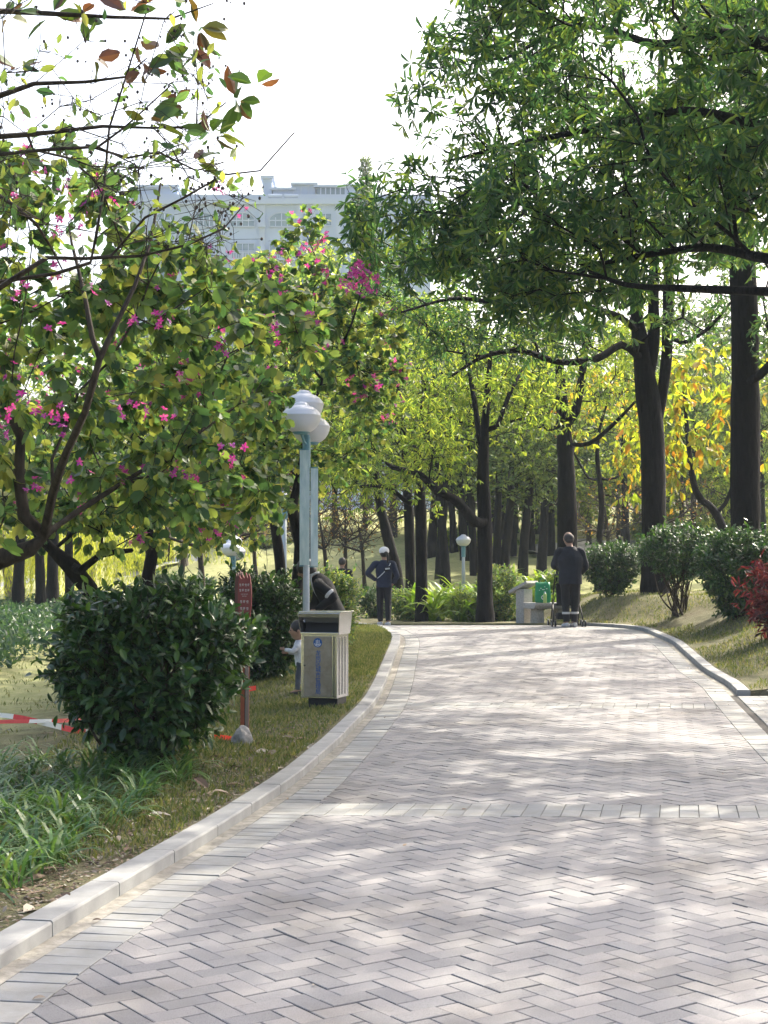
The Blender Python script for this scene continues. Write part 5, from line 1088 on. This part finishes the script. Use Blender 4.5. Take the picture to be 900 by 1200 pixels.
    if hair == 'bald': ball(md, hd - f * hs * .28 - up * hs * .02, (hs * .9, hs * .86, hs * .8), Rm); ball(md, hd - f * hs * .42 - up * hs * .5, (hs * .74, hs * .55, hs * .5), Rm)
    if hair == 'cap':
        ball(md, hd - f * hs * .3 - up * hs * .12, (hs * .9, hs * .88, hs * .85), Rm); limb(md, [hd - f * hs * .95 + up * hs * .1, hd - f * hs * 1.6 + side * hs * .2 - up * hs * .2, hd - f * hs * 1.55 + side * hs * .35 - up * hs * 1.3, hd - f * hs * 1.3 + side * hs * .3 - up * hs * 2.2], [hs * .3, hs * .34, hs * .26, hs * .08])
    remesh(md, 'hair', mhair, root, voxel)
    return root, j, Rm, hs, f, side, up
def stand(**k):
    J = dict(pelvis=(0, 0, .53), chest=(0, .0, .72), neck=(0, .0, .835), head=(0, .012, .925), shL=(-.112, 0, .80), shR=(.112, 0, .80), elL=(-.135, -.01, .625), elR=(.135, -.01, .625), wrL=(-.14, .03, .48), wrR=(.14, .03, .48),
             hipL=(-.048, 0, .51), hipR=(.048, 0, .51), knL=(-.052, .01, .28), knR=(.052, .01, .28), anL=(-.055, 0, .045), anR=(.055, 0, .045)); J.update(k); return J
# man with the pushchair, from behind
ml_ = onground(668, 28.3); ml_[2] = P(28.4) + .002
root, j, *_ = person(ml_, 'man in a dark jacket seen from behind, head bowed, with a pushchair', 1.84, stand(head=(-.012, .035, .918), neck=(0, .01, .835), elL=(-.165, .03, .64), wrL=(-.10, .15, .60), elR=(.165, .02, .63), wrR=(.135, .13, .56), anL=(-.042, -.02, .045), anR=(.042, .03, .045), knL=(-.05, .01, .28), hdL=(.3, 1, 0), hdR=(0, 1, 0)),
    mnavy, mblk, mwhite, face=(-.25, .9, -.35), hair='bald', hem=1.9, wf=1.2, jackw=1.03)
md = MD()
for s in 'LR': 
    c = j['kn' + s] * .42 + j['an' + s] * .58; etube(md, [c - [0, 0, .014], c, c + [0, 0, .014], c + [0, 0, .028]], [.078] * 4, [.078] * 4, (1, 0, 0))
md.build('cuff', mwhite, root, smooth=True)
# pushchair
b = np.array([ml_[0] + .0, 28.9, P(28.9) + .002]); root = empty('pushchair', tuple(b), 'black folding pushchair with small double wheels in front of the man', 'pushchair')
mtub = mat_plain('black_metal', G(.02, .02, .022), .35, .4)
for s in (-1, 1):
    md = MD(); tube(md, *smooth_line([(s * .25, -.28, 1.0), (s * .25, -.18, .92), (s * .26, .05, .5), (s * .27, .32, .09)], [.012] * 4, .05), 8); tube(md, [(s * .26, .08, .45), (s * .29, -.32, .09)], [.012] * 2, 8); tube(md, [(s * .26, .10, .40), (s * .24, -.22, .62)], [.01] * 2, 8); md.build('frame', mtub, root, smooth=True)
    for y in (-.34, .34):
        for e in (-.03, .03):
            md = MD(); x = s * .29 + e; tube(md, [(x - .014, y, .065), (x + .014, y, .065)], [.064, .064], 20); wo = md.build('wheel', mblack, root)
            md = MD(); tube(md, [(x - .016, y, .065), (x + .016, y, .065)], [.03, .03], 12); md.build('hub', mpost, wo)
md = MD(); tube(md, [(-.25, -.28, 1.0), (.25, -.28, 1.0)], [.014] * 2, 8); md.build('handlebar', mblack, root, smooth=True)
md = MD(); md.box((0, .08, .42), (.42, .34, .04)); md.build('seat', mblk, root, bevel=.015)
md = MD(); md.box((0, -.09, .62), (.42, .04, .44), rx_(R(-14))); md.build('backrest', mblk, root, bevel=.015)
md = MD(); md.box((0, -.05, .2), (.40, .34, .12)); md.build('basket', mblk, root, bevel=.02)
md = MD(); md.box((0, .36, .2), (.36, .06, .02)); md.build('footrest', mblk, root)
# woman in the white cap, from behind
wl = onground(450, 32); wl[2] = P(32) + .002
root, j, Rm, hs, f, side, up = person(wl, 'woman in a white cap walking away with a small bag across her back', 1.69, stand(elL=(-.205, -.03, .665), wrL=(-.105, .04, .575), hdL=(1, .3, -.2), elR=(.165, -.03, .63), wrR=(.12, .07, .54), anL=(-.045, .03, .045), anR=(.055, -.06, .05), knL=(-.05, .03, .28), knR=(.052, .0, .28), hipL=(-.045, 0, .51), hipR=(.045, 0, .51)),
    mat_noise('navy_sweater', G(.008, .012, .03), G(.018, .026, .055), 9, .85, .4, .02), mblk, mwhite, face=(-.3, 1, 0), hair='cap', wf=1.0)
md = MD(); hd = j['head']; ball(md, hd + up * hs * .42 - f * hs * .05, (hs * 1.06, hs * 1.2, hs * .92), Rm); etube(md, [hd + f * hs * .75 + up * hs * .35, hd + f * hs * 1.3 + up * hs * .32, hd + f * hs * 1.7 + up * hs * .2], [hs * .8, hs * .72, hs * .4], [.008, .008, .006], side); remesh(md, 'cap', mat_plain('cap_cloth', G(.78, .76, .76), .8), root, .006)
md = MD(); bk = lambda x, z, o=0: np.array([x, -.135 - o, z]); tube(md, *smooth_line([(-.14, -.08, 1.02), bk(-.09, 1.06, -.01), bk(.03, 1.18), bk(.12, 1.30, -.03), (.14, -.02, 1.37)], [.009] * 5, .03), 6); md.build('strap', mpost, root, smooth=True)
md = MD(); md.box((.075, -.148, 1.22), (.15, .05, .075), np.array([[math.cos(.55), 0, -math.sin(.55)], [0, 1, 0], [math.sin(.55), 0, math.cos(.55)]])); bgo = md.build('bag', mblk, root, bevel=.012)
md = MD(); md.box((.075, -.176, 1.225), (.10, .004, .035), np.array([[math.cos(.1), 0, -math.sin(.1)], [0, 1, 0], [math.sin(.1), 0, math.cos(.1)]])); md.build('patch', mwhite, bgo)
# woman bending over the toddler, facing left
bl_ = onground(384, 17.6); bl_[2] += KH * .7
root, j, Rm, hs, f, side, up = person(bl_, 'woman in a black jacket with white trim bending down behind the lamp post', 1.62, dict(pelvis=(.05, .02, .50), chest=(-.03, .0, .665), neck=(-.095, 0, .755), head=(-.158, -.01, .80), shL=(-.06, -.115, .70), shR=(-.06, .115, .70), elL=(.045, -.16, .60), elR=(-.10, .14, .545), wrL=(-.08, -.13, .50), wrR=(-.20, .06, .42),
    hipL=(.05, -.05, .49), hipR=(.05, .05, .49), knL=(-.02, -.06, .28), knR=(.0, .06, .28), anL=(.04, -.06, .045), anR=(.05, .05, .045)), mblk, mblk, mdark, face=(-.85, -.15, -.5), hair='bob', wf=1.02)
md = MD(); q = smooth_line([j['neck'] + [.02, -.075, .03], j['neck'] + [-.04, -.085, -.02], j['chest'] + [-.11, -.07, -.03], j['pelvis'] + [-.11, -.06, .05]], [.011] * 4, .03); tube(md, *q, 6)
tube(md, *smooth_line([j['neck'] + [.05, -.05, .035], j['neck'] + [.02, -.075, .03], j['neck'] + [-.06, -.07, -.0]], [.016] * 3, .03), 6); md.build('piping', mwhite, root, smooth=True)
md = MD(); c0 = j['shL'] * .28 + j['elL'] * .72; dv = nrm(j['elL'] - j['shL']); etube(md, [c0, c0 + dv * .02, c0 + dv * .04], [.068, .0675, .067], [.068, .0675, .067], (0, 1, 0)); md.build('sleeve_band', mwhite, root, smooth=True)
md = MD(); md.box(j['chest'] + [.0, -.148, .0], (.05, .006, .03), np.array([[.9, 0, -.4], [0, 1, 0], [.4, 0, .9]])); md.build('badge', mwhite, root)
# toddler
tl_ = onground(352, 15.95); tl_[2] += KH * .7
root, *_ = person(tl_, 'toddler in a pale top and grey trousers half hidden behind the steel bin', .80, dict(pelvis=(.02, 0, .43), chest=(.0, 0, .60), neck=(-.01, 0, .725), head=(-.03, 0, .855), shL=(-.01, -.12, .67), shR=(-.01, .12, .67), elL=(-.09, -.15, .58), elR=(-.07, .15, .55), wrL=(-.20, -.10, .60), wrR=(-.17, .1, .55), hipL=(.02, -.06, .42), hipR=(.02, .06, .42), knL=(-.02, -.06, .24), knR=(.03, .06, .24), anL=(-.03, -.07, .05), anR=(.06, .07, .05)),
    mat_noise('child_top', G(.40, .42, .46), G(.66, .66, .66), 30, .85, .2), mat_noise('child_trousers', G(.05, .06, .07), G(.09, .10, .12), 15, .85, .2), mdark, face=(-1, -.15, -.1), hair='short', head_s=1.75, voxel=.006, wf=1.25)
# far person beyond the yellow-green bush
fp = onground(401, 34.5); fp[2] += .02
person(fp, 'dark-haired person in black seen from behind beyond the yellow-green bush', 1.56, stand(head=(.0, .03, .92)), mblk, mblk, mdark, face=(.1, 1, -.2), hair='short', voxel=.009)

# ================================================================== CAMERA, LIGHT
cam = bpy.data.cameras.new('camera'); co = bpy.data.objects.new('camera', cam); C.objects.link(co); SC.camera = co
cam.sensor_fit = 'VERTICAL'; cam.sensor_height = 36; cam.lens = 36 * F / 1200; cam.clip_end = 2000; cam.clip_start = .05
co.location = (0, 0, HC); co.rotation_euler = (math.pi / 2 + TH, 0, 0)
AZ, EL = R(42), R(44)     # sun azimuth to the right of the view direction, elevation
sd = Vector((math.sin(AZ) * math.cos(EL), math.cos(AZ) * math.cos(EL), math.sin(EL)))
sl = bpy.data.lights.new('sun', 'SUN'); sl.energy = 2.8; sl.angle = R(.55); sl.color = (1, .93, .80)
so = bpy.data.objects.new('sun', sl); C.objects.link(so); so.rotation_euler = sd.to_track_quat('Z', 'Y').to_euler()
w = bpy.data.worlds.new('World'); SC.world = w; w.use_nodes = True; nt = w.node_tree
sk = nt.nodes.new('ShaderNodeTexSky'); sk.sky_type = 'NISHITA'; sk.sun_disc = False; sk.sun_elevation = EL; sk.sun_rotation = AZ
sk.air_density = 1.0; sk.dust_density = 7.5; sk.ozone_density = 1.2
nt.links.new(sk.outputs[0], nt.nodes['Background'].inputs[0]); nt.nodes['Background'].inputs[1].default_value = .15
SC.view_settings.view_transform = 'Standard'; SC.view_settings.look = 'None'; SC.view_settings.exposure = 1.78; SC.view_settings.gamma = 1
SC.cycles.max_bounces = 8; SC.cycles.diffuse_bounces = 3; SC.cycles.transmission_bounces = 6; SC.cycles.transparent_max_bounces = 8; SC.cycles.volume_bounces = 1
SC.cycles.use_denoising = True
hz = MD(); hz.box((0, 205, 30), (280, 450, 66)); 
if HAZE:
    m = bpy.data.materials.new('haze'); m.use_nodes = True; nt = m.node_tree; nt.nodes.clear()
    ou = nt.nodes.new('ShaderNodeOutputMaterial'); v = nt.nodes.new('ShaderNodeVolumePrincipled'); v.inputs['Density'].default_value = HAZE; v.inputs['Color'].default_value = (.80, .90, 1, 1); v.inputs['Anisotropy'].default_value = 0
    nt.links.new(v.outputs[0], ou.inputs['Volume'])
    tag(hz.build('haze', m), 'pale sunlit haze over the park', 'haze', kind='stuff')
